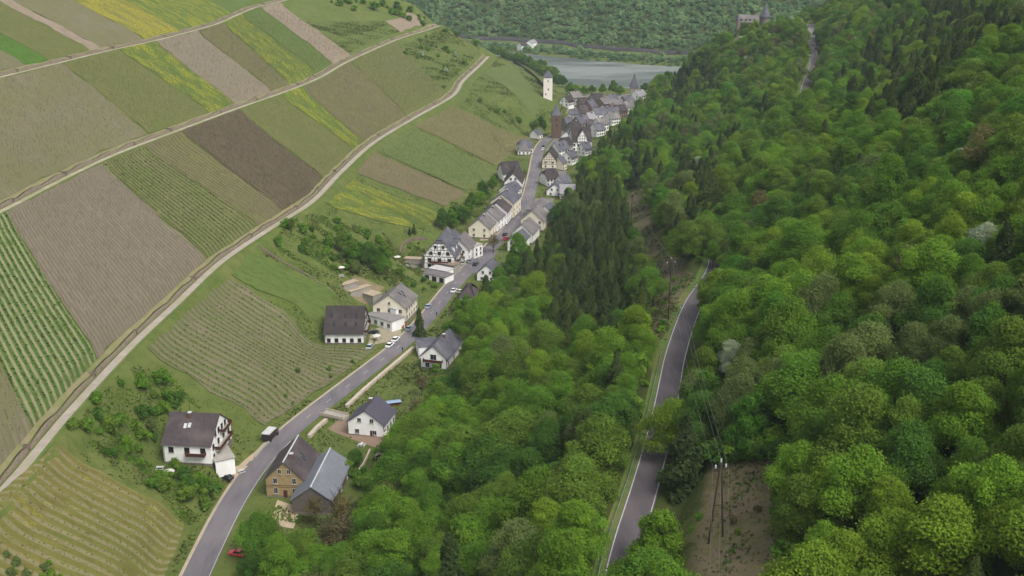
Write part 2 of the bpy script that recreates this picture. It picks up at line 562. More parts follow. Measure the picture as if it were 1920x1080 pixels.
# ------------------------------------------------------------------ vineyard plots: sheets of soil and grass lying on the slope
def field_mat(name, c1, c2, c3=None, stripe=None, sp=2.4, sw=0.45, sstr=0.8, yellow=0.0, seed=0.0, band=0.0, spots=None):
    m, nt, nd, lk, b = nodes_of(name)
    gk = lambda c: tuple(x * 0.58 for x in c) if c else None
    c1, c2, c3, stripe = gk(c1), gk(c2), gk(c3), gk(stripe)
    uv = N(nt, 'ShaderNodeUVMap', uv_map='metres').outputs[0]
    sh = mapping(nt, uv, (1, 1, 1), (seed * 13.7, seed * 7.1, 0))
    big = noise(nt, 0.05, 3, sh); mid = noise(nt, 0.35, 5, sh, 0.65); fine = noise(nt, 1.7, 3, sh, 0.7)
    strk = noise(nt, 0.5, 3, mapping(nt, sh, (1.0, 0.07, 1)), 0.6)
    col = mixrgb(nt, ramp(nt, big, 0.38, 0.62), c1, c2)
    col = mixrgb(nt, math_(nt, 'MULTIPLY', ramp(nt, strk, 0.42, 0.68), 0.8), col, c3 or tuple(x * 0.72 for x in c1))
    col = mixrgb(nt, math_(nt, 'MULTIPLY', ramp(nt, mid, 0.42, 0.66), 0.75), col, c2)
    clod = noise(nt, 0.5, 5, mapping(nt, sh, (1.0, 0.45, 1), (9, 4, 0)), 0.75)
    col = mixrgb(nt, math_(nt, 'MULTIPLY', ramp(nt, clod, 0.46, 0.64), 0.75), col, tuple(x * 0.62 for x in c1))
    gsp = noise(nt, 0.22, 5, mapping(nt, sh, (1.0, 0.6, 1), (2, 8, 0)), 0.75)
    col = mixrgb(nt, math_(nt, 'MULTIPLY', ramp(nt, gsp, 0.56, 0.72), 0.5), col, S(96, 122, 50, .6))
    if band:
        bn = noise(nt, band, 2, mapping(nt, sh, (0.15, 1, 1)))
        col = mixrgb(nt, math_(nt, 'MULTIPLY', ramp(nt, bn, 0.45, 0.6), 0.55), col, c3 or c2)
    if stripe:
        sep = N(nt, 'ShaderNodeSeparateXYZ'); lk.new(uv, sep.inputs[0])
        wob = math_(nt, 'MULTIPLY', math_(nt, 'SUBTRACT', noise(nt, 0.25, 2, sh), 0.5), 0.7)
        u = math_(nt, 'ADD', sep.outputs[0], wob)
        fr = math_(nt, 'FRACT', math_(nt, 'DIVIDE', u, sp))
        tri = math_(nt, 'ABSOLUTE', math_(nt, 'SUBTRACT', fr, 0.5))
        s = ramp(nt, tri, 0.5 * sw + 0.08, 0.5 * sw - 0.08)
        patch = ramp(nt, noise(nt, 0.12, 4, sh, 0.7), 0.3, 0.48)
        s = math_(nt, 'MULTIPLY', math_(nt, 'MULTIPLY', s, patch), sstr)
        col = mixrgb(nt, s, col, stripe)
    if yellow:
        yn = noise(nt, 0.16, 5, mapping(nt, sh, (1.0, 0.38, 1), (5, 3, 0)), 0.8)
        y2 = noise(nt, 1.3, 3, sh, 0.8)
        yf = math_(nt, 'MULTIPLY', ramp(nt, yn, 0.70 - 0.25 * yellow, 0.82 - 0.25 * yellow), ramp(nt, y2, 0.45, 0.62))
        col = mixrgb(nt, yf, col, S(186, 176, 34, .72))
    col = mixrgb(nt, math_(nt, 'MULTIPLY', ramp(nt, fine, 0.45, 0.72), 0.5), col, tuple(x * 0.6 for x in c1))
    lk.new(col, b.inputs['Base Color']); b.inputs['Roughness'].default_value = 0.95; b.inputs['Specular IOR Level'].default_value = 0.1
    bump(nt, b, fine, 0.6, 0.25)
    return m


OL, OLG, GR, GRL = S(131, 131, 80), S(116, 126, 66), S(96, 122, 54), S(108, 132, 64)
GRY, TAN, PNK, DRK, BRN = S(150, 139, 120), S(158, 146, 122), S(172, 154, 136), S(104, 92, 74), S(134, 122, 98)
FM = {
    'olive': field_mat('vineyard_olive', OL, OLG, BRN, seed=1, yellow=0.15, stripe=S(100, 108, 54), sp=2.2, sstr=0.85),
    'olive2': field_mat('vineyard_olive_brown', BRN, OL, S(122, 126, 72), seed=2, yellow=0.25, stripe=S(100, 96, 64), sp=2.2, sstr=0.85),
    'fallow': field_mat('vineyard_fallow', GRY, OL, S(124, 122, 86), seed=3, yellow=0.2, band=0.02, stripe=S(122, 118, 88), sp=2.1, sstr=0.8),
    'grey': field_mat('vineyard_grey_soil', GRY, S(142, 131, 110), S(134, 124, 108), seed=4, stripe=S(122, 112, 92), sp=1.9, sstr=0.9),
    'tan': field_mat('vineyard_tan_soil', TAN, GRY, S(150, 136, 116), seed=5, stripe=S(136, 126, 106), sp=2.0, sstr=0.7),
    'pink': field_mat('vineyard_pink_soil', PNK, S(164, 148, 124), TAN, seed=6),
    'green': field_mat('vineyard_green', GR, GRL, S(112, 124, 62), seed=7, yellow=0.1, stripe=S(120, 122, 76), sp=2.2, sw=.3, sstr=0.6),
    'vivid': field_mat('vineyard_bright_grass', S(86, 126, 46), S(98, 132, 56), GR, seed=8),
    'yellow': field_mat('vineyard_mustard', S(140, 136, 60), OL, S(120, 126, 62), seed=9, yellow=1.15),
    'yellow2': field_mat('flower_band', S(95, 114, 52), S(106, 118, 60), S(90, 108, 48), seed=29, yellow=0.95),
    'gyellow': field_mat('vineyard_green_mustard', GR, S(110, 128, 60), S(128, 126, 72), seed=10, yellow=0.95),
    'dark': field_mat('vineyard_dark_soil', DRK, S(116, 104, 80), S(128, 118, 84), seed=11, stripe=S(88, 78, 64), sp=2.0, sstr=0.85),
    'stripe': field_mat('vineyard_green_rows', GR, S(88, 116, 50), OLG, seed=12, stripe=S(168, 162, 130), sp=2.9, sw=0.4, sstr=0.85, yellow=0.12),
    'stripe2': field_mat('vineyard_fine_rows', S(138, 136, 88), S(118, 128, 68), BRN, seed=13, stripe=S(78, 92, 48), sp=2.3, sw=0.5, sstr=0.8, yellow=0.15),
    'brownrow': field_mat('vineyard_brown_rows', S(150, 138, 116), S(138, 128, 104), S(124, 118, 84), seed=14, stripe=S(102, 118, 58), sp=2.7, sw=0.55, sstr=1.0),
    'yellowrow': field_mat('vineyard_straw_rows', S(142, 132, 72), S(126, 128, 64), S(112, 118, 58), seed=15, stripe=S(164, 154, 124), sp=3.0, sw=0.42, sstr=0.6, yellow=0.45),
    'terrow': field_mat('vineyard_terrace_rows', S(144, 136, 96), S(128, 128, 80), S(116, 118, 70), seed=16, stripe=S(112, 108, 74), sp=2.6, sw=0.35, sstr=0.85, yellow=0.1),
    'greenrow': field_mat('vineyard_grass_rows', S(106, 128, 66), S(98, 122, 58), OL, seed=17, stripe=S(124, 124, 82), sp=2.6, sw=0.4, sstr=0.8),
    'brownstrip': field_mat('vineyard_brown_strip', S(146, 130, 102), BRN, S(120, 116, 74), seed=18, stripe=S(116, 112, 72), sp=2.4, sstr=0.8),
}
PLOTS = []


def sheet(name, P0, P1, P2, P3, material, off, step=1.6, kind='structure', curveU=None, curveL=None):
    """draped sheet between an upper edge curve and a lower edge curve (arrays of xy)"""
    Uc = curveU if curveU is not None else np.array([P0[:2], P1[:2]])
    Lc = curveL if curveL is not None else np.array([P3[:2], P2[:2]])

    def rs(c, n):
        d = np.r_[0, np.cumsum(np.linalg.norm(np.diff(c, axis=0), axis=1))]
        s = np.linspace(0, d[-1], n)
        return np.stack([np.interp(s, d, c[:, 0]), np.interp(s, d, c[:, 1])], 1), d[-1]
    lu = np.linalg.norm(Uc[0] - Uc[-1]); ll = np.linalg.norm(Lc[0] - Lc[-1])
    nu = max(3, int(max(lu, ll) / step) + 1)
    U, lu = rs(Uc, nu); L, ll = rs(Lc, nu)
    hgt = np.linalg.norm(U - L, axis=1).mean()
    nv = max(3, int(hgt / step) + 1)
    t = np.linspace(0, 1, nv)[:, None, None]
    XY = U[None] * (1 - t) + L[None] * t
    # ragged borders: no field edge is ruled with a straightedge
    er = np.random.default_rng(int(abs(U[0, 0] * 13 + U[0, 1] * 7)) % 99991)

    def wobble(n_):
        w_ = er.normal(0, 1, n_ + 4); return (w_[:-4] + w_[1:-3] + w_[2:-2] + w_[3:-1] + w_[4:]) / 2.2
    if name == 'vineyard_plot':
        ud = (U[-1] - U[0]) / max(1e-6, np.linalg.norm(U[-1] - U[0]))
        for j_ in (0, nu - 1): XY[:, j_] += ud[None] * wobble(nv)[:, None] * .45
        vd = (L[nu // 2] - U[nu // 2]) / max(1e-6, np.linalg.norm(L[nu // 2] - U[nu // 2]))
        for i_ in (0, nv - 1): XY[i_] += vd[None] * wobble(nu)[:, None] * .35
    Z = Hs(XY[..., 0], XY[..., 1]) + off
    V = np.concatenate([XY, Z[..., None]], 2).reshape(-1, 3)
    I, J = np.meshgrid(np.arange(nv - 1), np.arange(nu - 1), indexing='ij')
    q = (I * nu + J).ravel()
    Q = np.stack([q, q + nu, q + nu + 1, q + 1], 1)
    me = quadmesh(name, V, Q, material)
    uvw = (lu + ll) / 2
    su = np.linspace(0, uvw, nu)
    uv = np.stack([np.broadcast_to(su[None], (nv, nu)), np.broadcast_to((np.linspace(0, hgt, nv))[:, None], (nv, nu))], 2).reshape(-1, 2)
    lay = me.uv_layers.new(name='metres')
    lay.data.foreach_set('uv', uv[Q.ravel()].astype(np.float32).ravel())
    me.shade_smooth()
    o = link(name, me)
    o['kind'] = kind
    return o, XY, uvw, hgt


def cut(L, px0, px1, off):
    """piece of a path between two picture columns, shifted off metres to its left (uphill)"""
    P = proj(L)[:, 0]
    s = np.arange(len(L))
    a, b_ = np.interp([px0, px1], P, s)
    k = np.linspace(a, b_, max(3, int(abs(b_ - a)) + 2))
    nrm = normals2d(L)
    x = np.interp(k, s, L[:, 0] + nrm[:, 0] * off); y = np.interp(k, s, L[:, 1] + nrm[:, 1] * off)
    return np.stack([x, y], 1)


def plot(style, U, u0, u1, L, l0, l1, vines=None, label=None):
    o, XY, w, h = sheet('vineyard_plot', None, None, None, None, FM[style], 0.30, curveU=cut(U, u0, u1, -2.3), curveL=cut(L, l0, l1, 4.1))
    PLOTS.append((o, XY, w, h, style, vines or (2.2, 0.26, S(104, 104, 60))))
    tag(o, label, 'vineyard plot')


def plotq(style, pts, vines=None, label=None, off=0.30, name='vineyard_plot', cat='vineyard plot'):
    P = [hit(*p) for p in pts]
    o, XY, w, h = sheet(name, *P, FM[style] if isinstance(style, str) else style, off)
    if vines: PLOTS.append((o, XY, w, h, style, vines))
    tag(o, label, cat)
    return o


# virtual top edge of the highest band, 95 m above path 3
d3 = hit(25, 1)[:2] - hit(185, 88)[:2]; d3 /= np.linalg.norm(d3)


def plotA(style, l0, l1, label):
    lo = cut(PATH3, l0, l1, 4.1)
    o, XY, w, h = sheet('vineyard_plot', None, None, None, None, FM[style], 0.30, curveU=lo + d3 * 110, curveL=lo)
    PLOTS.append((o, XY, w, h, style, None)); tag(o, label, 'vineyard plot')


plotA('fallow', -700, 0, 'grey fallow plot above the upper path beyond the bright grass strip')
plotA('fallow', 0, 65, 'small grey plot above the upper path next to the bright grass strip')
plotA('vivid', 65, 110, 'bright green grass strip above the upper path')
plotA('olive', 110, 185, 'olive plot above the upper path between bright grass and pale soil')
plotA('pink', 185, 202, 'narrow pale bare strip above the upper path')
plotA('fallow', 202, 285, 'grey brown plot above the upper path beside the mustard')
plotA('yellow', 285, 352, 'mustard yellow plot above the upper path')
plotA('gyellow', 352, 445, 'green plot with yellow flower streaks above the upper path bend')
plotA('green', 445, 520, 'green plot above the upper path at its far end')

plot('fallow', PATH3, -900, 108, PATH2, -420, 296, label='large grey olive fallow plot between the upper and middle paths')
plot('olive', PATH3, 108, 215, PATH2, 298, 408, label='olive green plot between upper and middle paths beside the fallow')
plot('gyellow', PATH3, 216, 284, PATH2, 409, 452, label='green plot with yellow streaks beside the bare tan plot')
plot('tan', PATH3, 285, 362, PATH2, 453, 521, label='bare tan soil plot between upper and middle paths')
plot('olive2', PATH3, 363, 412, PATH2, 522, 556, label='brown olive plot beside the bare tan plot')
plot('gyellow', PATH3, 413, 447, PATH2, 557, 606, label='green plot with a yellow flower band reaching the middle path')
plot('green', PATH3, 448, 483, PATH2, 607, 636, label='green strip beside the grey brown soil plot below the upper path')
plot('pink', PATH3, 484, 519, PATH2, 637, 670, label='grey pink soil strip running down from the upper path end')

plot('olive2', PATH2, -420, -170, PATH1, -700, -60, label='brown plot beside the lowest path below the green rows')
plot('fallow', PATH2, -170, -120, PATH1, -60, 96, label='grey olive wedge of soil beside the green striped rows')
plot('stripe', PATH2, -120, -2, PATH1, 97, 210, vines=(2.9, 0.55, S(70, 104, 38)), label='green and pale striped vine rows above the lowest path')
plot('grey', PATH2, -1, 178, PATH1, 213, 408, vines=(1.9, 0.16, S(120, 110, 90)), label='large bare grey soil plot above the lowest path')
plot('stripe2', PATH2, 180, 258, PATH1, 410, 500, vines=(2.3, 0.5, S(84, 100, 50)), label='fine dark green vine rows beside the large grey plot')
plot('olive2', PATH2, 259, 330, PATH1, 501, 545, vines=(2.2, 0.22, S(110, 112, 60)), label='olive plot between the fine rows and the dark soil')
plot('dark', PATH2, 331, 440, PATH1, 546, 622, vines=(2.0, 0.24, S(84, 76, 60)), label='dark brown soil plot above the lowest path')
plot('olive', PATH2, 441, 518, PATH1, 623, 676, label='olive plot with yellow flowers beside the dark soil plot')
plot('gyellow', PATH2, 519, 560, PATH1, 677, 692, label='narrow green strip with yellow flowers below the middle path')
plot('olive2', PATH2, 561, 650, PATH1, 693, 772, label='broad brown olive plot below the middle path bend')
plot('olive', PATH2, 651, 740, PATH1, 773, 846, label='broad olive plot ending at the lowest path corner')

plotq('yellowrow', [(-150, 1060), (118, 838), (352, 985), (250, 1210)], vines=(3.0, 0.4, S(120, 124, 50)), label='straw coloured vine rows beside the valley road')
plotq('brownrow', [(276, 656), (432, 520), (702, 660), (500, 800)], vines=(2.7, 0.5, S(92, 116, 46)), label='brown soil vine rows above the road beside the villa')
plotq('green', [(432, 516), (476, 474), (640, 560), (600, 612)], label='green plot behind the dark roofed house')
plotq('gyellow', [(612, 384), (662, 338), (828, 405), (800, 432)], label='bright green slope with a yellow flower patch')
plotq('yellow2', [(668, 360), (696, 356), (822, 408), (792, 432)], label='vivid yellow flower band on the green slope', off=.42)
plotq('brownstrip', [(668, 322), (702, 283), (872, 362), (835, 388)], vines=(2.4, 0.3, S(112, 112, 66)), label='brown soil strip below the lowest path')
plotq('greenrow', [(706, 280), (776, 238), (925, 322), (876, 360)], vines=(2.6, 0.4, S(88, 112, 52)), label='green vine rows below the lowest path')
plotq('terrow', [(780, 236), (848, 198), (995, 258), (930, 312)], vines=(2.6, 0.35, S(112, 108, 62)), label='tan vine rows above the first houses of the town')
plotq('pink', [(722, 42), (764, 24), (796, 42), (752, 62)], label='bare pink soil plot near the spur crest')
plotq('greenrow', [(905, 135), (955, 118), (1012, 178), (1000, 222)], label='steep green vineyard below the lookout beside the white tower')

# vine rows: budding vines and stakes
M_VINE = {}


def vine_mat(c):
    m, nt, nd, lk, b = nodes_of('vine_leaves')
    f = noise(nt, 1.3, 3, worldpos(nt))
    c = tuple(x * G for x in c)
    lk.new(mixrgb(nt, ramp(nt, f, 0.35, 0.65), c, tuple(x * 0.65 for x in c)), b.inputs['Base Color'])
    b.inputs['Roughness'].default_value = 0.9; b.inputs['Specular IOR Level'].default_value = 0.1
    return m


for (o, XY, w, h, style, vines) in PLOTS:
    if not vines: continue
    sp, size, colr = vines
    nv, nu, _ = XY.shape
    rows = np.arange(sp * 0.5 if style not in ('stripe',) else sp * 0.02, w, sp)
    Us = []
    for r in rows:
        ts = np.arange(2.0, h - 2.0, 0.85) + rng.uniform(-.3, .3)
        Us.append(np.stack([np.full(len(ts), r) + rng.normal(0, .1, len(ts)), ts + rng.normal(0, .2, len(ts))], 1))
    UV = np.concatenate(Us)
    UV = UV[rng.random(len(UV)) < 0.86]
    a = np.clip(UV[:, 0] / w * (nu - 1), 0, nu - 1.001); b_ = np.clip(UV[:, 1] / h * (nv - 1), 0, nv - 1.001)
    ja, ib = a.astype(int), b_.astype(int); ta, tb = (a - ja)[:, None], (b_ - ib)[:, None]
    P = (XY[ib, ja] * (1 - ta) + XY[ib, ja + 1] * ta) * (1 - tb) + (XY[ib + 1, ja] * (1 - ta) + XY[ib + 1, ja + 1] * ta) * tb
    z = Hs(P[:, 0], P[:, 1]) + 0.28
    n = len(P)
    VV = []; 
    for k in range(2):
        ang = rng.uniform(0, 3.14, n); s = size * 0.62 * rng.uniform(0.6, 1.25, n)
        dx, dy = np.cos(ang) * s, np.sin(ang) * s
        tilt = rng.normal(0, 0.9, (n, 2)) * s[:, None]
        hh = s * rng.uniform(0.5, 1.0, n)
        c = np.stack([P[:, 0], P[:, 1], z], 1)
        d = np.stack([dx, dy, np.zeros(n)], 1)
        up = np.stack([tilt[:, 0], tilt[:, 1], hh], 1)
        VV.append(np.stack([c - d, c + d, c + d * 0.8 + up, c - d * 0.8 + up], 1))
    # stake
    ds = np.stack([np.full(n, 0.035), np.zeros(n), np.zeros(n)], 1)
    up = np.stack([np.zeros(n), np.zeros(n), np.full(n, 1.35)], 1)
    st = rng.random(n) < 0.25
    c = np.stack([P[:, 0], P[:, 1], z - .05], 1)
    VV.append(np.stack([c - ds, c + ds, c + ds + up, c - ds + up], 1)[st])
    Vv = np.concatenate(VV).reshape(-1, 3)
    Qv = np.arange(len(Vv)).reshape(-1, 4)
    ov = link('vine_rows', quadmesh('vine_rows', Vv, Qv, vine_mat(colr)))
    tag(ov, 'budding vines standing in the ' + o['label'], 'vines', kind='stuff')


# ------------------------------------------------------------------ roads and paths
def ribbon(name, L, o0, o1, dz, material, parent=None, i0=0, i1=None, smooth=True):
    L = L[i0:i1]
    nr = normals2d(L)
    k = max(1, int(round(abs(o1 - o0) / 2.0)))
    offs = np.linspace(o0, o1, k + 1)
    n = len(L)
    V = np.concatenate([np.c_[L[:, :2] + nr * o_, L[:, 2] + dz] for o_ in offs])
    Q = []
    for j in range(k):
        a = np.arange(n - 1) + j * n
        Q.append(np.stack([a, a + n, a + n + 1, a + 1], 1))
    Q = np.concatenate(Q)
    if o1 > o0: Q = Q[:, ::-1]
    me = quadmesh(name, V, Q, material); me.shade_smooth()
    return link(name, me, parent)


M_ASPH = mat('asphalt', S(122, 116, 120), S(102, 98, 102), 0.22, 0.85, S(132, 126, 126), streak=(1.6, .35, 1))
M_ASPH2 = mat('hill_asphalt', S(106, 98, 101), S(86, 80, 82), 0.25, 0.85, S(116, 106, 106), streak=(1.6, .3, 1))
M_LINE = mat('road_paint', S(205, 205, 200), S(180, 180, 175), 0.8, 0.7)
M_TRACK = mat('pale_track', S(184, 176, 152), S(160, 152, 122), 0.3, 0.95, S(142, 140, 98))
M_TRACK2 = mat('pinkish_track', S(180, 168, 156), S(160, 150, 136), 0.3, 0.95, S(156, 150, 118))
M_VERGE = mat('grass_verge', S(100, 122, 54), S(84, 106, 44), 0.7, 0.95, S(120, 118, 64))
M_BANK = mat('earth_bank', S(142, 132, 100), S(118, 122, 70), 0.3, 0.95, S(140, 128, 92), bumps=0.5)
M_STONE = mat('dry_stone', S(140, 124, 108), S(108, 96, 84), 1.1, 0.95, S(124, 116, 92), bumps=0.6)
M_DSTONE_SHADE = mat('dark_stone_and_gap_shade', S(52, 46, 44), S(40, 36, 36), 1.0, 0.95)
M_PAVE = mat('pale_paving', S(190, 174, 152), S(172, 158, 136), 0.5, 0.9)

R1 = resz(VROAD, 3); R2 = resz(RROAD, 3)
road = ribbon('road', R1, -3.2, 3.2, 0.03, M_ASPH); tag(road, 'grey asphalt valley road leading into the town', 'road', kind='structure')
near_i = int(np.argmin(np.abs(proj(R1)[:, 1] - 830)))
pl = ribbon('edge_line', R1, -3.0, -2.85, 0.04, M_LINE, road, 0, near_i + 2)
for k in range(near_i + 6, len(R1) - 20, 4):
    ribbon('centre_dash', R1, -0.07, 0.07, 0.04, M_LINE, road, k, k + 2)
sh = ribbon('verge_strip', R1, 3.2, 4.0, 0.02, M_PAVE, road)
road2 = ribbon('hillside_road', R2, -2.7, 2.7, 0.03, M_ASPH2); tag(road2, 'narrow asphalt road climbing through the wood to the castle', 'road', kind='structure')
ribbon('edge_line', R2, 2.3, 2.5, 0.04, M_LINE, road2)
ribbon('edge_line', R2, -2.5, -2.33, 0.04, M_LINE, road2)
ribbon('verge_strip', R2, 2.7, 4.6, 0.015, M_VERGE, road2)
pend = R2[-1]
plz = ribbon('car_park', R2, -2.8, 2.0, 0.06, mat('castle_paving', S(160, 154, 150), S(140, 135, 132), 0.5, 0.9), None, len(R2) - 24, None)
tag(plz, 'pale paved forecourt where the hillside road reaches the castle', 'forecourt', kind='structure')

# guard rail on the valley side of the hillside road
gi0, gi1 = 0, int(np.argmin(np.abs(proj(R2)[:, 1] - 655)))
gr = empty('guard_rail', tuple(R2[gi0]))
tag(gr, 'grey steel guard rail along the hillside road edge', 'guard rail')
M_STEEL = mat('galvanised_steel', S(160, 164, 160), S(140, 144, 140), 1.0, 0.45)
Lr = R2[gi0:gi1]; nr = normals2d(Lr); base = np.array(gr.location)
V = []
for (oo, zz) in ((3.45, .45), (3.38, .53), (3.45, .60), (3.38, .68), (3.45, .76)):
    V.append(np.c_[Lr[:, :2] + nr * oo, Lr[:, 2] + zz] - base)
n = len(Lr); V = np.concatenate(V)
Q = np.concatenate([np.stack([np.arange(n - 1) + j * n, np.arange(n - 1) + j * n + 1, np.arange(n - 1) + (j + 1) * n + 1, np.arange(n - 1) + (j + 1) * n], 1) for j in range(4)])
link('rail', quadmesh('rail', V, Q, M_STEEL), gr)
pm = MB().box(-.05, .05, -.05, .05, -.3, .74)
pme = None
for i in range(0, n, 1):
    p = np.array([*(Lr[i, :2] + nr[i] * 3.55), Lr[i, 2]]) - base
    if pme is None:
        o = pm.build('post', M_STEEL, gr); pme = o.data
    else:
        o = link('post', pme, gr)
    o.location = p

for L, nm, mt, hw, lab in ((PATH1, 'vineyard_path', M_TRACK2, 1.2, 'lowest pale vineyard path with a stone wall above it'),
                           (PATH2, 'vineyard_path', M_TRACK, 1.0, 'middle pale vineyard path across the slope'),
                           (PATH3, 'vineyard_path', M_TRACK, 1.0, 'upper pale vineyard path near the top of the slope')):
    L2 = resz(L, 3)
    pth = ribbon(nm, L2, -hw, hw, 0.05, mt); tag(pth, lab, 'path', kind='structure')
    ribbon('verge', L2, -hw - .8, -hw, 0.03, M_VERGE, pth)
    # retaining wall with gaps for stairs
    nrm = normals2d(L2)
    step = 15
    n = len(L2)
    i = 0
    cuts = [0]
    while cuts[-1] < n - 1:
        cuts.append(min(n - 1, cuts[-1] + int(rng.integers(10, 19))))
    which = {id(PATH1): 'lowest', id(PATH2): 'middle', id(PATH3): 'upper'}[id(L)]
    for s, e in zip(cuts[:-1], cuts[1:]):
        if e - s < 2: continue
        w_ = empty('retaining_wall', tuple(L2[s]))
        tag(w_, 'rough brown stone retaining wall section above the %s vineyard path' % which, 'wall', 'retaining walls along the %s path' % which)
        bs = np.array(w_.location)
        idx = np.arange(s, e + 1).astype(float); idx[-1] -= 0.30
        Lw = np.stack([np.interp(idx, np.arange(n), L2[:, k]) for k in range(3)], 1)
        nw = np.stack([np.interp(idx, np.arange(n), nrm[:, k]) for k in range(2)], 1)
        hgt = 0.95 + 0.3 * np.sin(np.arange(len(idx)) * 0.9 + s) + rng.uniform(-.15, .15, len(idx))
        c0 = np.c_[Lw[:, :2] + nw * (hw + 0.5), Lw[:, 2] - 0.4]
        c1 = np.c_[Lw[:, :2] + nw * (hw + 0.75), Lw[:, 2] + hgt]
        c2 = np.c_[Lw[:, :2] + nw * (hw + 1.2), Lw[:, 2] + hgt]
        far = Lw[:, :2] + nw * 4.6
        c3 = np.c_[far, Hs(far[:, 0], far[:, 1]) + 0.02]
        c3[:, 2] -= 0.12
        k = len(idx)

        def strip(rows):
            V = np.concatenate(rows) - bs
            Q = np.concatenate([np.stack([np.arange(k - 1) + j * k, np.arange(k - 1) + j * k + 1, np.arange(k - 1) + (j + 1) * k + 1, np.arange(k - 1) + (j + 1) * k], 1) for j in range(len(rows) - 1)])
            return V, Q
        link('stone_face', quadmesh('stone_face', *strip([c0, c1, c2, np.c_[c2[:, :2], c2[:, 2] - 1.2]]), M_STONE), w_)
        c2b = c2.copy(); c2b[:, 2] -= 0.06
        ext = np.array([*(Lw[-1] - Lw[-2])]) / max(1e-6, np.linalg.norm(Lw[-1] - Lw[-2])) * 1.05
        if e < n - 1:
            c2b[-1] += ext; c3[-1] += ext
        c2b[:, :2] += nw * 0.5
        cm = c2b * .5 + c3 * .5; cm[:, 2] += .25
        link('earth_bank', quadmesh('earth_bank', *strip([c2b, cm, c3]), M_BANK), w_)
        if e < n - 2:
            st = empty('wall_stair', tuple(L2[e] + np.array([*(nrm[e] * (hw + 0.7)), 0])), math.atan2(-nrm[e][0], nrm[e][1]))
            tag(st, 'narrow stone stair with painted-in gap shade in the wall above the %s vineyard path' % which, 'stairs', 'stairs along the %s path' % which)
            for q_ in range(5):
                MB().box(-.45, .45, q_ * .5, q_ * .5 + .5, -.3, .02 + q_ * .32).build('step', M_DSTONE_SHADE, st)  # near-black steps: the shade of the wall gap is put into their colour
            for sx in (-1, 1):
                MB().box(sx * .55 - .1, sx * .55 + .1, -.1, 2.0, -.3, 1.2).build('cheek_wall', M_STONE, st)

# ------------------------------------------------------------------ river
m, nt, nd, lk, b = nodes_of('river_water')
pos = worldpos(nt)
f1 = noise(nt, 0.22, 4, mapping(nt, pos, (0.35, 1, 1), rot=(0, 0, 0.5)))
f2 = noise(nt, 0.02, 3, mapping(nt, pos, (0.3, 1, 1), rot=(0, 0, 0.5)))
lk.new(mixrgb(nt, ramp(nt, f2, 0.46, 0.6), S(80, 86, 83), S(124, 128, 125)), b.inputs['Base Color'])  # paler streaks paint ripple glints into the water colour
b.inputs['Roughness'].default_value = 0.3; b.inputs['Specular IOR Level'].default_value = 0.22
bump(nt, b, f1, 0.9, 0.8)
V = np.concatenate([NEARB, FARB[np.linspace(0, len(FARB) - 1, len(NEARB)).astype(int)]])
V[:len(NEARB), 1] -= 12; V[len(NEARB):, 1] += 14; V[:, 2] = -5
n = len(NEARB)
river = link('river', quadmesh('river', V, np.stack([np.arange(n - 1), np.arange(n - 1) + 1, np.arange(n - 1) + n + 1, np.arange(n - 1) + n], 1), m))
tag(river, 'wide grey river at the mouth of the valley', 'river', kind='structure')
FR = resz(FARB, 6); nf = normals2d(FR)
FR2 = np.c_[FR[:, :2] + nf * 24, np.full(len(FR), 2.2)]
carve_z = Hs(FR2[:, 0], FR2[:, 1]); FR2[:, 2] = carve_z + 0.5
fr = ribbon('riverside_road', FR2, -4, 4, 0.0, mat('far_road', S(128, 128, 128), S(112, 112, 112), 0.3, 0.9)); tag(fr, 'riverside road at the foot of the far hill', 'road', kind='structure')
FR3 = np.c_[FR[:, :2] + nf * 33, Hs(FR[:, 0] + nf[:, 0] * 33, FR[:, 1] + nf[:, 1] * 33)]
wl = empty('railway_embankment', tuple(FR3[0])); tag(wl, 'dark railway embankment wall along the far river bank', 'wall')
n = len(FR3); bs = FR3[0]
V = np.concatenate([FR3 + [0, 0, -1], FR3 + [0, 1, 4.0], FR3 + [0, 6, 4.0], FR3 + [0, 7, 0]]) - bs
Q = np.concatenate([np.stack([np.arange(n - 1) + j * n, np.arange(n - 1) + j * n + 1, np.arange(n - 1) + (j + 1) * n + 1, np.arange(n - 1) + (j + 1) * n], 1) for j in range(3)])
link('wall_face', quadmesh('wall_face', V, Q, mat('embankment_stone', S(84, 80, 80), S(64, 64, 66), 0.3, 0.95)), wl)

# ------------------------------------------------------------------ trees
def leaf_mat(name, gain=1.0):
    m, nt, nd, lk, b = nodes_of(name)
    at = N(nt, 'ShaderNodeAttribute', attribute_name='tint')
    oi = N(nt, 'ShaderNodeObjectInfo')
    it = N(nt, 'ShaderNodeAttribute', attribute_name='itint', attribute_type='INSTANCER')
    own = mixrgb(nt, math_(nt, 'GREATER_THAN', it.outputs['Fac'], 0.0005), oi.outputs['Color'], it.outputs['Color'])
    col = mixrgb(nt, 1.0, at.outputs['Color'], own, 'MULTIPLY')
    f = noise(nt, 0.45, 3, worldpos(nt))
    col = mixrgb(nt, math_(nt, 'MULTIPLY', ramp(nt, f, 0.4, 0.7), 0.45), col, mixrgb(nt, 1.0, col, (0.62, 0.70, 0.6), 'MULTIPLY'))
    lk.new(col, b.inputs['Base Color'])
    b.inputs['Roughness'].default_value = 0.75; b.inputs['Specular IOR Level'].default_value = 0.15
    tr = N(nt, 'ShaderNodeBsdfTranslucent'); lk.new(col, tr.inputs['Color'])
    mx = N(nt, 'ShaderNodeMixShader'); mx.inputs[0].default_value = 0.5
    lk.new(b.outputs[0], mx.inputs[1]); lk.new(tr.outputs[0], mx.inputs[2])
    lk.new(mx.outputs[0], nd['Material Output'].inputs['Surface'])
    return m


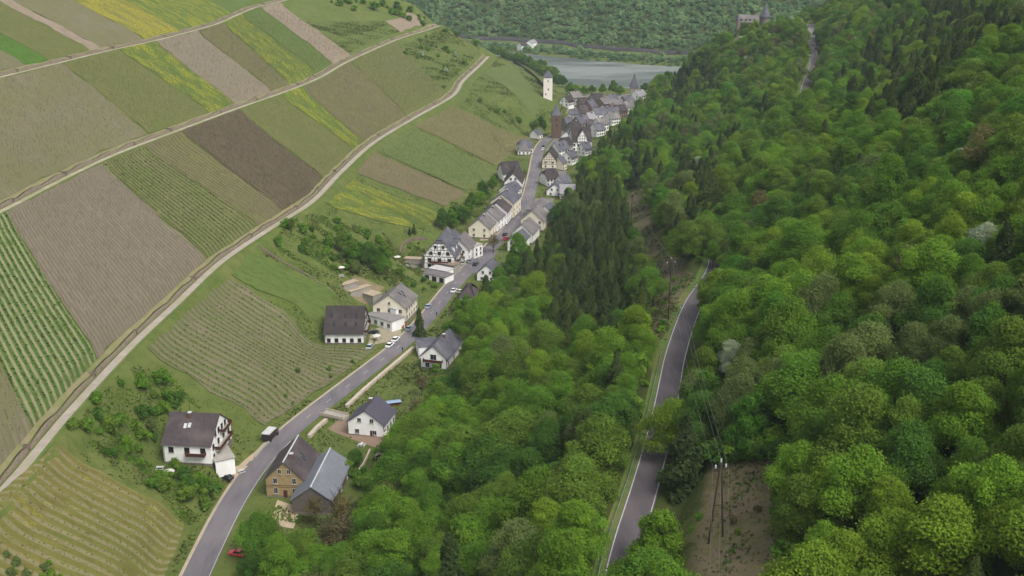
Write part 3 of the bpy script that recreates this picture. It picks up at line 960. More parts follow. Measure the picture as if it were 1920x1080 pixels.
M_LEAF = leaf_mat('leaves')
M_BARK = mat('bark', S(92, 80, 66), S(70, 62, 52), 1.5, 0.95)
M_DBARK = mat('dark_bark', S(72, 60, 50), S(56, 48, 42), 1.5, 0.95)


def unit(n, r):
    v = r.normal(size=(n, 3)); return v / np.linalg.norm(v, axis=1)[:, None]


def cards(Pn, Nn, size, r):
    """one quad per point, facing Nn"""
    n = len(Pn)
    h = r.normal(size=(n, 3))
    t = np.cross(Nn, h); t /= np.linalg.norm(t, axis=1)[:, None] + 1e-9
    bt = np.cross(Nn, t)
    s = np.asarray(size).reshape(-1, 1) * r.uniform(0.65, 1.3, (n, 1)) * 0.5
    a = t * s; c = bt * s * r.uniform(0.55, 1.0, (n, 1))
    return np.stack([Pn - a * 0.55 - c, Pn + a * 0.8 - c * 0.5, Pn + a * 0.5 + c, Pn - a + c * 0.6], 1)


def broad_points(seed, R, Hc, base, nl, nlob=16, taper=0.0, holes=0.0):
    """leaf positions, normals and lobe tints of a broadleaf crown: lobes of uneven size spread through the crown"""
    r = np.random.default_rng(seed)
    cen = []; rad = []
    for k in range(nlob):
        a = r.uniform(0, 6.283); h = r.uniform(0.12, 1.0) ** 0.85
        rr = R * math.sqrt(max(0.0, 1 - (2 * h - 0.85) ** 2 * 0.9)) * (1 - taper * h) * r.uniform(0.35, 1.05)
        cen.append((rr * math.cos(a), rr * math.sin(a), base + h * Hc * r.uniform(0.74, 0.98))); rad.append(R * r.uniform(0.14, 0.38))
    cen.append((0, 0, base + Hc * 0.78)); rad.append(R * 0.42)
    cen.append((0, 0, base + Hc * 0.4)); rad.append(R * 0.55)
    cen = np.array(cen); rad = np.array(rad)
    pr = rad ** 2 / (rad ** 2).sum()
    k = r.choice(len(rad), nl * 2, p=pr)
    d = unit(nl * 2, r)
    d[:, 2] = np.where(d[:, 2] < -0.45, -d[:, 2] * 0.8, d[:, 2])
    ext = np.where(r.random(nl * 2) < 0.14, r.uniform(1.15, 1.55, nl * 2), r.uniform(0.7, 1.2, nl * 2))
    P = cen[k] + d * (rad[k] * ext)[:, None] * np.array([1, 1, 0.85])
    dd = np.linalg.norm((P[:, None] - cen[None]) / rad[None, :, None], axis=2)
    ok = (dd < 0.72).sum(1) == 0
    P, d, k = P[ok][:nl], d[ok][:nl], k[ok][:nl]
    nn = d * 0.55 + unit(len(P), r) * 0.65 + np.array([0, 0, 0.45])
    nn /= np.linalg.norm(nn, axis=1)[:, None]
    lt = r.uniform(0.74, 1.2, len(rad))[k]
    hue = r.uniform(-.06, .06, len(rad))[k]
    tint = np.stack([lt * (1 + hue), lt, lt * (1 - hue)], 1)
    return P, nn, tint


def conifer_points(seed, R, H, nl):
    r = np.random.default_rng(seed)
    h = r.random(nl) ** 1.35
    lay = np.floor(h * 17) / 17
    a = r.uniform(0, 6.283, nl)
    nb = 7
    br = np.round((a + lay * 40) / 6.283 * nb) * 6.283 / nb - lay * 40 + r.normal(0, 0.16, nl)
    a = np.where(r.random(nl) < 0.8, br, a)
    rr = R * (1 - h) ** 0.68 * (0.35 + 0.65 * np.sqrt(r.random(nl))) * (0.82 + 0.3 * np.sin(lay * 91 + a * 2)) + 0.12
    z = H * (0.08 + 0.92 * h) - rr * 0.32 + r.normal(0, 0.12, nl)
    P = np.stack([rr * np.cos(a), rr * np.sin(a), z], 1)
    nn = np.stack([np.cos(a) * 0.55, np.sin(a) * 0.55, np.full(nl, 0.75)], 1) + unit(nl, r) * 0.55
    nn /= np.linalg.norm(nn, axis=1)[:, None]
    lt = r.uniform(0.8, 1.15, nl)
    return P, nn, np.stack([lt, lt, lt], 1)


def crown_mesh(name, P, nn, tint, size, r):
    V = cards(P, nn, size, r).reshape(-1, 3)
    me = quadmesh(name, V, np.arange(len(V)).reshape(-1, 4), M_LEAF)
    a = me.attributes.new('tint', 'FLOAT_COLOR', 'POINT')
    c = np.repeat(np.c_[tint, np.ones(len(tint))], 4, 0).astype(np.float32)
    a.data.foreach_set('color', c.ravel())
    return me


def trunk_mesh(seed, H, r0, limbs, R, base, material):
    r = random.Random(seed)
    mb = MB()
    top = H * 0.82
    pts = [(0, 0, -1.2)] + [(r.uniform(-.25, .25) * k / 2, r.uniform(-.25, .25) * k / 2, top * k / 5) for k in range(1, 6)]
    mb.tube(pts, [r0 * 1.25] + [r0 * (1 - 0.17 * k) for k in range(1, 6)], 7)
    for k in range(limbs):
        a = k * 2.4 + r.uniform(-.4, .4); z0 = base + (top - base) * r.uniform(0.05, 0.8)
        l = R * r.uniform(0.5, 0.85)
        p1 = (math.cos(a) * l * .5, math.sin(a) * l * .5, z0 + l * .35)
        p2 = (math.cos(a + .2) * l, math.sin(a + .2) * l, z0 + l * .85)
        mb.tube([(0, 0, z0), p1, p2], [r0 * .42, r0 * .28, r0 * .1], 5)
    o = mb.build('trunk', material); me = o.data
    bpy.data.objects.remove(o)
    return me


def twig_mesh(seed, H, R, base):
    """leafless crown: many fine branches"""
    r = random.Random(seed); mb = MB()
    for k in range(46):
        a = r.uniform(0, 6.283); z0 = base + (H - base) * r.uniform(0.0, 0.75); l = R * r.uniform(0.55, 1.0) * (1.1 - 0.5 * (z0 - base) / (H - base))
        p0 = Vector((0, 0, z0)); p1 = Vector((math.cos(a) * l * .55, math.sin(a) * l * .55, z0 + l * .45)); p2 = Vector((math.cos(a + .15) * l, math.sin(a + .15) * l, z0 + l * 1.0))
        mb.tube([p0, p1, p2], [.09, .06, .025], 3)
        for j in range(5):
            q = p1.lerp(p2, r.random()); b2 = a + r.uniform(-1.2, 1.2); l2 = l * r.uniform(.2, .45)
            mb.tube([q, q + Vector((math.cos(b2) * l2, math.sin(b2) * l2, l2 * r.uniform(.4, 1.1)))], [.04, .02], 3)
    return mb


r0 = np.random.default_rng(5)
BROAD = []           # (crown mesh, trunk mesh, R, H, far points)
for k, (R, Hc, base, nl, nlob, taper, sz) in enumerate([(4.9, 10.0, 1.6, 21000, 44, 0.1, .27), (4.3, 10.5, 1.6, 18500, 38, 0.25, .27), (5.4, 9.2, 1.5, 23000, 52, 0.05, .27), (3.8, 8.6, 1.2, 15500, 32, 0.2, .26), (4.6, 11.5, 1.8, 20500, 46, 0.3, .27), (4.9, 8.8, 1.4, 20500, 40, 0.0, .27), (4.4, 12.0, 1.6, 18500, 30, 0.5, .27), (5.6, 10.2, 1.8, 22500, 60, 0.15, .27)]):
    P, nn, tint = broad_points(100 + k, R, Hc, base, nl, nlob, taper)
    BROAD.append((crown_mesh('crown', P, nn, tint, sz, r0), trunk_mesh(k, base + Hc, 0.26, 7, R, base, M_BARK), R, base + Hc, broad_points(100 + k, R, Hc, base, 560, nlob, taper)))
CONI = []
for k, (R, H, nl, sz) in enumerate([(3.4, 12.5, 5200, .50), (3.0, 13.5, 5000, .48), (3.7, 11.5, 5400, .52), (3.1, 10.5, 4400, .48)]):
    P, nn, tint = conifer_points(300 + k, R, H, nl)
    CONI.append((crown_mesh('crown', P, nn, tint, sz, r0), trunk_mesh(40 + k, H, 0.2, 0, R, 2, M_DBARK), R, H, conifer_points(300 + k, R, H, 260)))
SPARSE = []          # trees only just budding, brown with twigs
for k, (R, Hc, base, nl) in enumerate([(4.4, 8.5, 3.0, 1500), (4.0, 9.5, 3.2, 1300)]):
    P, nn, tint = broad_points(400 + k, R, Hc, base, nl, 14, 0.15)
    cm = crown_mesh('crown', P, nn, tint, .42, r0)
    tm = trunk_mesh(60 + k, base + Hc, 0.22, 8, R, base, M_BARK)
    o = twig_mesh(70 + k, base + Hc, R, base).build('branches', M_BARK); tw = o.data; bpy.data.objects.remove(o)
    SPARSE.append((cm, tm, R, base + Hc, broad_points(400 + k, R, Hc, base, 260, 14, 0.15), tw))
BUSH = []
for k, (R, Hc, nl) in enumerate([(1.6, 2.2, 800), (1.3, 1.7, 650), (2.0, 2.6, 1000)]):
    P, nn, tint = broad_points(500 + k, R, Hc, 0.15, nl, 9, 0.1)
    BUSH.append((crown_mesh('foliage', P, nn, tint, .36, r0), trunk_mesh(80 + k, Hc + .2, 0.09, 4, R, 0.3, M_BARK), R, Hc + .3))

TREE_GREENS = {
    'yellow-green': S(122, 150, 44), 'fresh green': S(109, 144, 42), 'mid green': S(97, 134, 42), 'deep green': S(81, 117, 42),
    'olive': S(107, 134, 48), 'grey-green': S(110, 126, 68), 'vivid green': S(90, 138, 44), 'brownish': S(118, 110, 68), 'white blossoming': S(170, 182, 150),
}
CONIC = {'dark': S(78, 96, 46), 'blackish': S(66, 84, 42), 'mossy': S(90, 106, 50)}
KT = 1.02


def place_tree(proto, P, s, rot, color, label, cat='tree', name='broadleaf_tree', group=None, cname='crown'):
    root = empty(name, (float(P[0]), float(P[1]), float(P[2])), rot)
    root.scale = (s * random.uniform(0.86, 1.14), s * random.uniform(0.86, 1.14), s * random.uniform(0.88, 1.15))
    tag(root, label, cat, group)
    c = link(cname, proto[0], root); c.color = (*[x * KT for x in color], 1)
    link('trunk' if cname == 'crown' else 'stem', proto[1], root)
    if len(proto) > 5: link('branches', proto[5], root)
    return root


# scatter positions for the wood
def poisson(x0, x1, y0, y1, d, seed):
    r = np.random.default_rng(seed)
    cell = d / 1.4142
    grid = {}
    out = []
    n = int((x1 - x0) * (y1 - y0) / (d * d) * 7)
    X = r.uniform(x0, x1, n); Y = r.uniform(y0, y1, n)
    for x, y in zip(X, Y):
        i, j = int((x - x0) / cell), int((y - y0) / cell)
        ok = True
        for a in range(i - 2, i + 3):
            for b_ in range(j - 2, j + 3):
                q = grid.get((a, b_))
                if q is not None and (q[0] - x) ** 2 + (q[1] - y) ** 2 < d * d: ok = False; break
            if not ok: break
        if ok:
            grid[(i, j)] = (x, y); out.append((x, y))
    return np.array(out)


HAND = []     # (px, py of the trunk foot on the ground, height scale, kind, tone)


def foot_from_crown(px, py, up=8.0):
    """ground point of a tree whose crown middle is seen at (px, py)"""
    d = ray(px, py); t = np.arange(110, 2600, 0.75)
    P = np.array([0, 0, CAMZ])[None] + d[None] * t[:, None]
    below = P[:, 2] < Hs(P[:, 0], P[:, 1]) + up
    p = P[int(np.argmax(below))].copy(); p[2] = float(Hs(p[0], p[1]))
    return p


TP = poisson(-75, 275, 100, 950, 5.4, 3)
tz = Hs(TP[:, 0], TP[:, 1])
pj = proj(np.c_[TP, tz + 7])
ok = inpoly(WOOD, pj[:, 0], pj[:, 1]) & (pj[:, 2] > 60)
rr = R2[::2]
dr = dist_line(rr, TP[:, 0], TP[:, 1])
# keep the road open on its valley side, let crowns lean over it from the hill side
kk = np.array([int(np.argmin(np.hypot(rr[:, 0] - x, rr[:, 1] - y))) for x, y in TP])
nn2 = normals2d(rr)
side = ((TP - rr[kk, :2]) * nn2[kk]).sum(1)          # >0: valley side
hid = TP[:, 1] > 338         # here the crowns close over the road
hid &= TP[:, 1] < 540
ok &= np.where(hid, dr > 3.5, np.where(TP[:, 1] > 540, dr > 6.2, np.where(side > 0, dr > 7.3, dr > 6.2)))
for c_ in (CUT1, CUT2): ok &= ~inpoly(c_, pj[:, 0], pj[:, 1])
p0 = proj(np.c_[TP, tz + 1])
for c_ in (CUT1, CUT2): ok &= ~inpoly(c_, p0[:, 0], p0[:, 1])
ok &= dist_line(R1[::3], TP[:, 0], TP[:, 1]) > 17
ok &= np.hypot(TP[:, 0] - 187, TP[:, 1] - 866) > 15
TP, tz, pj, side, dr = TP[ok], tz[ok], pj[ok], side[ok], dr[ok]

# conifer stands, as outlines of crown centres in the photograph
STANDS = [[(1080, 330), (1165, 345), (1180, 430), (1215, 530), (1215, 600), (1120, 640), (1020, 640), (1040, 560), (960, 520), (1010, 420)],
          [(1275, 300), (1345, 300), (1350, 400), (1300, 430), (1265, 380)],
          [(1090, 270), (1170, 215), (1230, 240), (1190, 330), (1110, 320)],
          [(1545, 190), (1620, 90), (1700, 20), (1860, -40), (1900, 60), (1800, 150), (1750, 220), (1640, 230)],
          [(1250, 140), (1340, 110), (1345, 170), (1260, 200)], [(1740, 110), (1800, 110), (1800, 200), (1740, 190)], [(1130, 250), (1230, 170), (1420, 110), (1440, 220), (1330, 330), (1200, 340)]]
kindarr = np.zeros(len(TP), int)
for q_, s_ in enumerate(STANDS):
    m_ = inpoly(s_, pj[:, 0], pj[:, 1])
    pr_ = 0.97 if q_ == 0 else (0.75 if q_ in (1, 3, 4, 5) else (0.3 if q_ == 6 else 0.6))
    kindarr[m_ & (rng.random(len(TP)) < pr_)] = 1
kindarr[(kindarr == 0) & (rng.random(len(TP)) < 0.035)] = 1
# slow colour zones across the slope
zone = np.zeros(len(TP))
for k in range(6):
    a = rng.uniform(0, 6.28); wl = rng.uniform(50, 160)
    zone += np.sin((TP[:, 0] * math.cos(a) + TP[:, 1] * math.sin(a)) * 6.283 / wl + rng.uniform(0, 6.28))
zone = zone / 2.2 + rng.normal(0, 0.9, len(TP))
size = pj[:, 2]
infr = (pj[:, 0] > -40) & (pj[:, 0] < 1960) & (pj[:, 1] > -60) & (pj[:, 1] < 1150)
order = np.argsort(np.where(infr, size, 1e6 + size))
nb = nc = ns = 0
SC = {'forest': [], 'undergrowth': [], 'hillside_scrub': []}
rf = np.random.default_rng(9)


def tone_of(z):
    if z > 1.5: return 'yellow-green'
    if z > 0.55: return 'fresh green'
    if z > -0.3: return 'mid green'
    if z > -1.0: return 'olive'
    if z > -1.7: return 'deep green'
    return 'grey-green'


c1c = np.array([hit(1225, 500)[:2], hit(1240, 590)[:2], hit(1195, 410)[:2]]); c2c = np.array([hit(1390, 900)[:2], hit(1370, 1030)[:2]])


def place_words(x, y, sd, d):
    if min(np.hypot(*(c - (x, y))) for c in c2c) < 26: return 'beside the clearing with the wooden pylon'
    if min(np.hypot(*(c - (x, y))) for c in c1c) < 22: return 'beside the cut strip under the power line'
    if d < 11: return 'at the %s edge of the hillside road' % ('lower' if sd > 0 else 'upper')
    if math.hypot(x - 186, y - 862) < 70: return 'below the castle on the spur'
    if sd > 0: return 'low on the wooded slope near the houses' if float(Hs(x, y)) < 14 else 'on the wooded slope below the hillside road'
    return 'on the wooded slope above the hillside road' if float(Hs(x, y)) < 80 else 'high on the wooded hill above the hillside road'


def size_word(s): return 'small ' if s < 0.86 else ('large ' if s > 1.14 else '')


for i in order:
    P = np.array([TP[i, 0], TP[i, 1], tz[i]])
    where = 'below' if side[i] > 0 else 'above'
    s = float(np.clip(rf.normal(1.0, 0.17), 0.62, 1.38))
    if pj[i, 2] > 600: s *= 0.92
    rot = float(rf.uniform(0, 6.28))
    pw = place_words(P[0], P[1], side[i], dr[i])
    if kindarr[i] == 1:
        pr = CONI[int(rf.integers(len(CONI)))]; tone = ['dark', 'blackish', 'mossy'][int(rf.integers(3))]; col = CONIC[tone]
        if infr[i] and nc < 240:
            nc += 1
            place_tree(pr, P, s, rot, col, '%s%s green pointed conifer %s' % (size_word(s), tone, pw), name='conifer_tree', group='%s%s conifers %s' % (size_word(s), tone, pw))
            continue
    else:
        tone = tone_of(zone[i])
        u = rf.random()
        if u < 0.025: tone = 'brownish'
        elif u < 0.04: tone = 'white blossoming'
        elif u < 0.06: tone = 'vivid green'
        sparse = tone == 'brownish'
        pr = SPARSE[int(rf.integers(2))] if sparse else BROAD[int(rf.integers(len(BROAD)))]
        col = TREE_GREENS[tone]
        j = rf.uniform(0.88, 1.12); col = (col[0] * j, col[1] * j, col[2] * j)
        if tone == 'white blossoming': s *= 0.72
        if infr[i] and nb < 212:
            nb += 1
            place_tree(pr, P, s, rot, col, ('%s%s barely leafed tree %s' if sparse else '%s%s broadleaf tree %s') % (size_word(s), tone, pw),
                       name='budding_tree' if sparse else 'broadleaf_tree', group='%s%s trees %s' % (size_word(s), tone, pw))
            continue
    if not (-260 < pj[i, 0] < 2300 and pj[i, 1] < 1350): continue
    SC['forest'].append((P, pr[0], rot, s, np.array(col) * KT))
print('trees', nb, nc, 'scattered', len(SC['forest']))

# bushes and saplings filling the wood between the trunks
rf2 = np.random.default_rng(44)
UP = np.stack([rf2.uniform(-75, 230, 5200), rf2.uniform(120, 500, 5200)], 1)
uz = Hs(UP[:, 0], UP[:, 1]); uq = proj(np.c_[UP, uz + 4]); u0 = proj(np.c_[UP, uz])
oku = inpoly(WOOD, uq[:, 0], uq[:, 1]) & (dist_line(R2[::2], UP[:, 0], UP[:, 1]) > 6.2) & (dist_line(R1[::3], UP[:, 0], UP[:, 1]) > 18) & (uq[:, 0] < 2050) & (uq[:, 1] < 1200)
for c_ in (CUT1, CUT2): oku &= ~inpoly(c_, u0[:, 0], u0[:, 1]) & ~inpoly(c_, uq[:, 0], uq[:, 1])
UP, uz = UP[oku], uz[oku]
for (x, y), z in zip(UP, uz):
    s = rf2.uniform(0.8, 1.9)
    col = np.array(TREE_GREENS[['mid green', 'deep green', 'olive', 'fresh green'][int(rf2.integers(4))]])
    SC['undergrowth'].append(((x, y, z), BUSH[int(rf2.integers(3))][0], rf2.uniform(0, 6.28), s, col * KT))

# far hill across the river
FT = []
for p, n_ in zip(FR[::1], nf[::1]):
    if p[0] < -330 or p[0] > 620: continue
    for d in np.r_[3.0, 6.0, 9.0, 12.0, 15.0, 18.0, np.arange(41, 190, 3.4)]:
        if d < 20 and rf.random() < .3: continue
        if rf.random() < 0.93:
            FT.append((p[0] + n_[0] * d + rf.normal(0, 3.0), p[1] + n_[1] * d + rf.normal(0, 3.0)))
FT = np.array(FT); fz = Hs(FT[:, 0], FT[:, 1])
qv = proj(np.c_[FT, fz])
okf = (qv[:, 0] > 700) & (qv[:, 0] < 1750) & (qv[:, 1] > -60)
FT, fz = FT[okf], fz[okf]
zn = np.zeros(len(FT))
for k in range(7):
    a_ = rf.uniform(0, 6.28); wl_ = rf.uniform(25, 120)
    zn += np.sin((FT[:, 0] * math.cos(a_) + FT[:, 1] * math.sin(a_)) * 6.283 / wl_ + rf.uniform(0, 6.28))
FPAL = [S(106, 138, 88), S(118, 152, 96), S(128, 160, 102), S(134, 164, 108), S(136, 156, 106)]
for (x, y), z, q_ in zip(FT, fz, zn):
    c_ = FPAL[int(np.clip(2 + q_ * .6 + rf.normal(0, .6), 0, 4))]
    SC['hillside_scrub'].append(((x, y, z - .2), BUSH[int(rf.integers(3))][0], rf.uniform(0, 6.28), rf.uniform(.9, 2.2) * (1 + .12 * q_ if q_ > 0 else 1), np.array(c_) * KT))
print('far', len(FT))


def scatter_object(name, label, cat):
    """one object of kind stuff: crowns of the trees already standing, instanced on its points"""
    data = SC[name]
    meshes = []
    for d_ in data:
        if d_[1] not in meshes: meshes.append(d_[1])
    src = {m_: next(o for o in COL.objects if o.data == m_ and o.parent) for m_ in meshes}
    me = bpy.data.meshes.new(name)
    me.vertices.add(len(data)); me.vertices.foreach_set('co', np.array([d_[0] for d_ in data], np.float32).ravel())
    for an, ty, key, vals in (('pick', 'INT', 'value', np.array([meshes.index(d_[1]) for d_ in data], np.int32)), ('turn', 'FLOAT_VECTOR', 'vector', np.array([(0, 0, d_[2]) for d_ in data], np.float32).ravel()),
                              ('size', 'FLOAT_VECTOR', 'vector', np.array([(d_[3] * random.uniform(.88, 1.12), d_[3] * random.uniform(.88, 1.12), d_[3] * random.uniform(.85, 1.15)) for d_ in data], np.float32).ravel()), ('itint', 'FLOAT_COLOR', 'color', np.array([(*d_[4], 1) for d_ in data], np.float32).ravel())):
        a_ = me.attributes.new(an, ty, 'POINT'); a_.data.foreach_set(key, vals)
    ng = bpy.data.node_groups.new(name + '_scatter', 'GeometryNodeTree')
    ng.interface.new_socket('Geometry', in_out='INPUT', socket_type='NodeSocketGeometry'); ng.interface.new_socket('Geometry', in_out='OUTPUT', socket_type='NodeSocketGeometry')
    gi = ng.nodes.new('NodeGroupInput'); go = ng.nodes.new('NodeGroupOutput'); jn = ng.nodes.new('GeometryNodeJoinGeometry')

    def attr(nm, ty):
        a_ = ng.nodes.new('GeometryNodeInputNamedAttribute'); a_.data_type = ty; a_.inputs['Name'].default_value = nm
        return a_.outputs['Attribute']
    pk, tr_, sz_ = attr('pick', 'INT'), attr('turn', 'FLOAT_VECTOR'), attr('size', 'FLOAT_VECTOR')
    for k, m_ in enumerate(meshes):
        cmp_ = ng.nodes.new('FunctionNodeCompare'); cmp_.data_type = 'INT'; cmp_.operation = 'EQUAL'
        ins_ = [s for s in cmp_.inputs if s.type == 'INT']
        ng.links.new(pk, ins_[0]); ins_[1].default_value = k
        ob = ng.nodes.new('GeometryNodeObjectInfo'); ob.inputs['Object'].default_value = src[m_]; ob.transform_space = 'ORIGINAL'; ob.inputs['As Instance'].default_value = False
        io = ng.nodes.new('GeometryNodeInstanceOnPoints')
        ng.links.new(gi.outputs[0], io.inputs['Points']); ng.links.new(cmp_.outputs[0], io.inputs['Selection']); ng.links.new(ob.outputs['Geometry'], io.inputs['Instance'])
        ng.links.new(tr_, io.inputs['Rotation']); ng.links.new(sz_, io.inputs['Scale']); ng.links.new(io.outputs[0], jn.inputs[0])
    ng.links.new(jn.outputs[0], go.inputs[0])
    o = link(name, me); o.modifiers.new('scatter', 'NODES').node_group = ng
    tag(o, label, cat, kind='stuff')

# ------------------------------------------------------------------ buildings
WHT = mat('white_render', S(250, 250, 246, 1.14), S(236, 235, 230, 1.14), 0.5, 0.85, S(224, 223, 216, 1.14), streak=(1, 1, .35))
CRM = mat('cream_render', S(236, 228, 206, 1.1), S(226, 216, 192, 1.1), 0.6, 0.85)
TANB = mat('tan_brick', S(172, 150, 108), S(154, 134, 96), 1.4, 0.9)
GRYW = mat('grey_render', S(170, 164, 154), S(152, 146, 138), 0.6, 0.9)
REDB = mat('red_sandstone', S(150, 128, 116), S(130, 112, 102), 0.8, 0.9)
RBR = mat('brown_roof_tiles', S(80, 70, 72), S(68, 60, 62), 1.3, 0.8, S(98, 88, 86), bumps=0.5)
RDK = mat('dark_roof_tiles', S(66, 58, 58), S(54, 48, 48), 1.3, 0.8, S(82, 72, 69), bumps=0.5)
RSL = mat('slate_roof', S(96, 95, 104), S(78, 78, 87), 1.2, 0.7, S(114, 112, 118), bumps=0.5)
RGY = mat('grey_roof', S(124, 118, 117), S(102, 98, 98), 1.1, 0.8, S(142, 136, 130), bumps=0.5)
RMT = mat('metal_roof', S(126, 129, 136), S(116, 119, 127), 0.6, 0.5, S(140, 142, 148))
RLT = mat('light_roof', S(158, 154, 156), S(142, 140, 144), 1.0, 0.7)
TIM = mat('dark_timber', S(62, 48, 42), S(50, 40, 36), 2.0, 0.9)
BAL = mat('balcony_wood', S(86, 46, 36), S(72, 40, 32), 2.0, 0.85)
FRM = mat('window_frame', S(210, 208, 202), S(196, 194, 190), 2.0, 0.6)
FRB = mat('brown_frame', S(74, 54, 44), S(64, 48, 40), 2.0, 0.7)
CONC = mat('concrete', S(178, 172, 162), S(160, 154, 146), 0.5, 0.9)
CAPW = mat('pale_ridge_metal', S(214, 214, 212), S(196, 196, 196), 0.6, 0.5)
m, nt, nd, lk, b = nodes_of('window_glass')
b.inputs['Base Color'].default_value = (0.012, 0.014, 0.017, 1); b.inputs['Roughness'].default_value = 0.12
GLASS = m
BRICKR = mat('chimney_brick', S(120, 92, 80), S(100, 78, 70), 2.0, 0.9)

GUT = mat('zinc_gutter', S(120, 120, 118), S(98, 98, 96), 1.0, .5)
PLI = mat('stone_plinth', S(138, 128, 116), S(112, 104, 96), 1.0, .95)
WCACHE = {}


def window(parent, loc, rz, w=1.1, h=1.3, frame=None, fine=True, name='window'):
    frame = frame or FRM
    key = (round(w, 2), round(h, 2), frame.name, fine)
    if key not in WCACHE:
        p = MB().box(-w / 2, w / 2, -.04, .03, 0, h).build('t', GLASS); f = MB()
        t = .09
        f.box(-w / 2 - t, -w / 2, -.08, .03, -t, h + t).box(w / 2, w / 2 + t, -.08, .03, -t, h + t).box(-w / 2, w / 2, -.08, .03, h, h + t).box(-w / 2, w / 2, -.08, .03, -t, 0)
        f.box(-.035, .035, -.07, .03, 0, h)
        fo_ = f.build('t', frame)
        s = MB().box(-w / 2 - .2, w / 2 + .2, -.22, .03, -t - .08, -t).build('t', CONC)
        WCACHE[key] = (p.data, fo_.data, s.data)
        for o in (p, fo_, s): bpy.data.objects.remove(o)
    pm_, fm_, sm_ = WCACHE[key]
    o = link(name, pm_, parent); o.location = loc; o.rotation_euler = (0, 0, rz)
    if fine:
        link('frame', fm_, o); link('sill', sm_, o)
    return o


def thick(top, faces, t):
    """close a sheet of faces downward by t"""
    n = len(top)
    vs = list(top) + [(x, y, z - t) for x, y, z in top]
    fs = [tuple(f) for f in faces] + [tuple(i + n for i in reversed(f)) for f in faces]
    edges = {}
    for f in faces:
        for i in range(len(f)):
            e = (f[i], f[(i + 1) % len(f)])
            edges[e] = 1
    for (a, c) in edges:
        if (c, a) not in edges: fs.append((a, a + n, c + n, c))
    return vs, fs


def ground_of(px, py, h):
    """plan point whose level h above the ground is seen at (px, py)"""
    P = foot_from_crown(px, py, h)
    return np.array([P[0], P[1], P[2] + h]), float(P[2])


HOUSES = {}


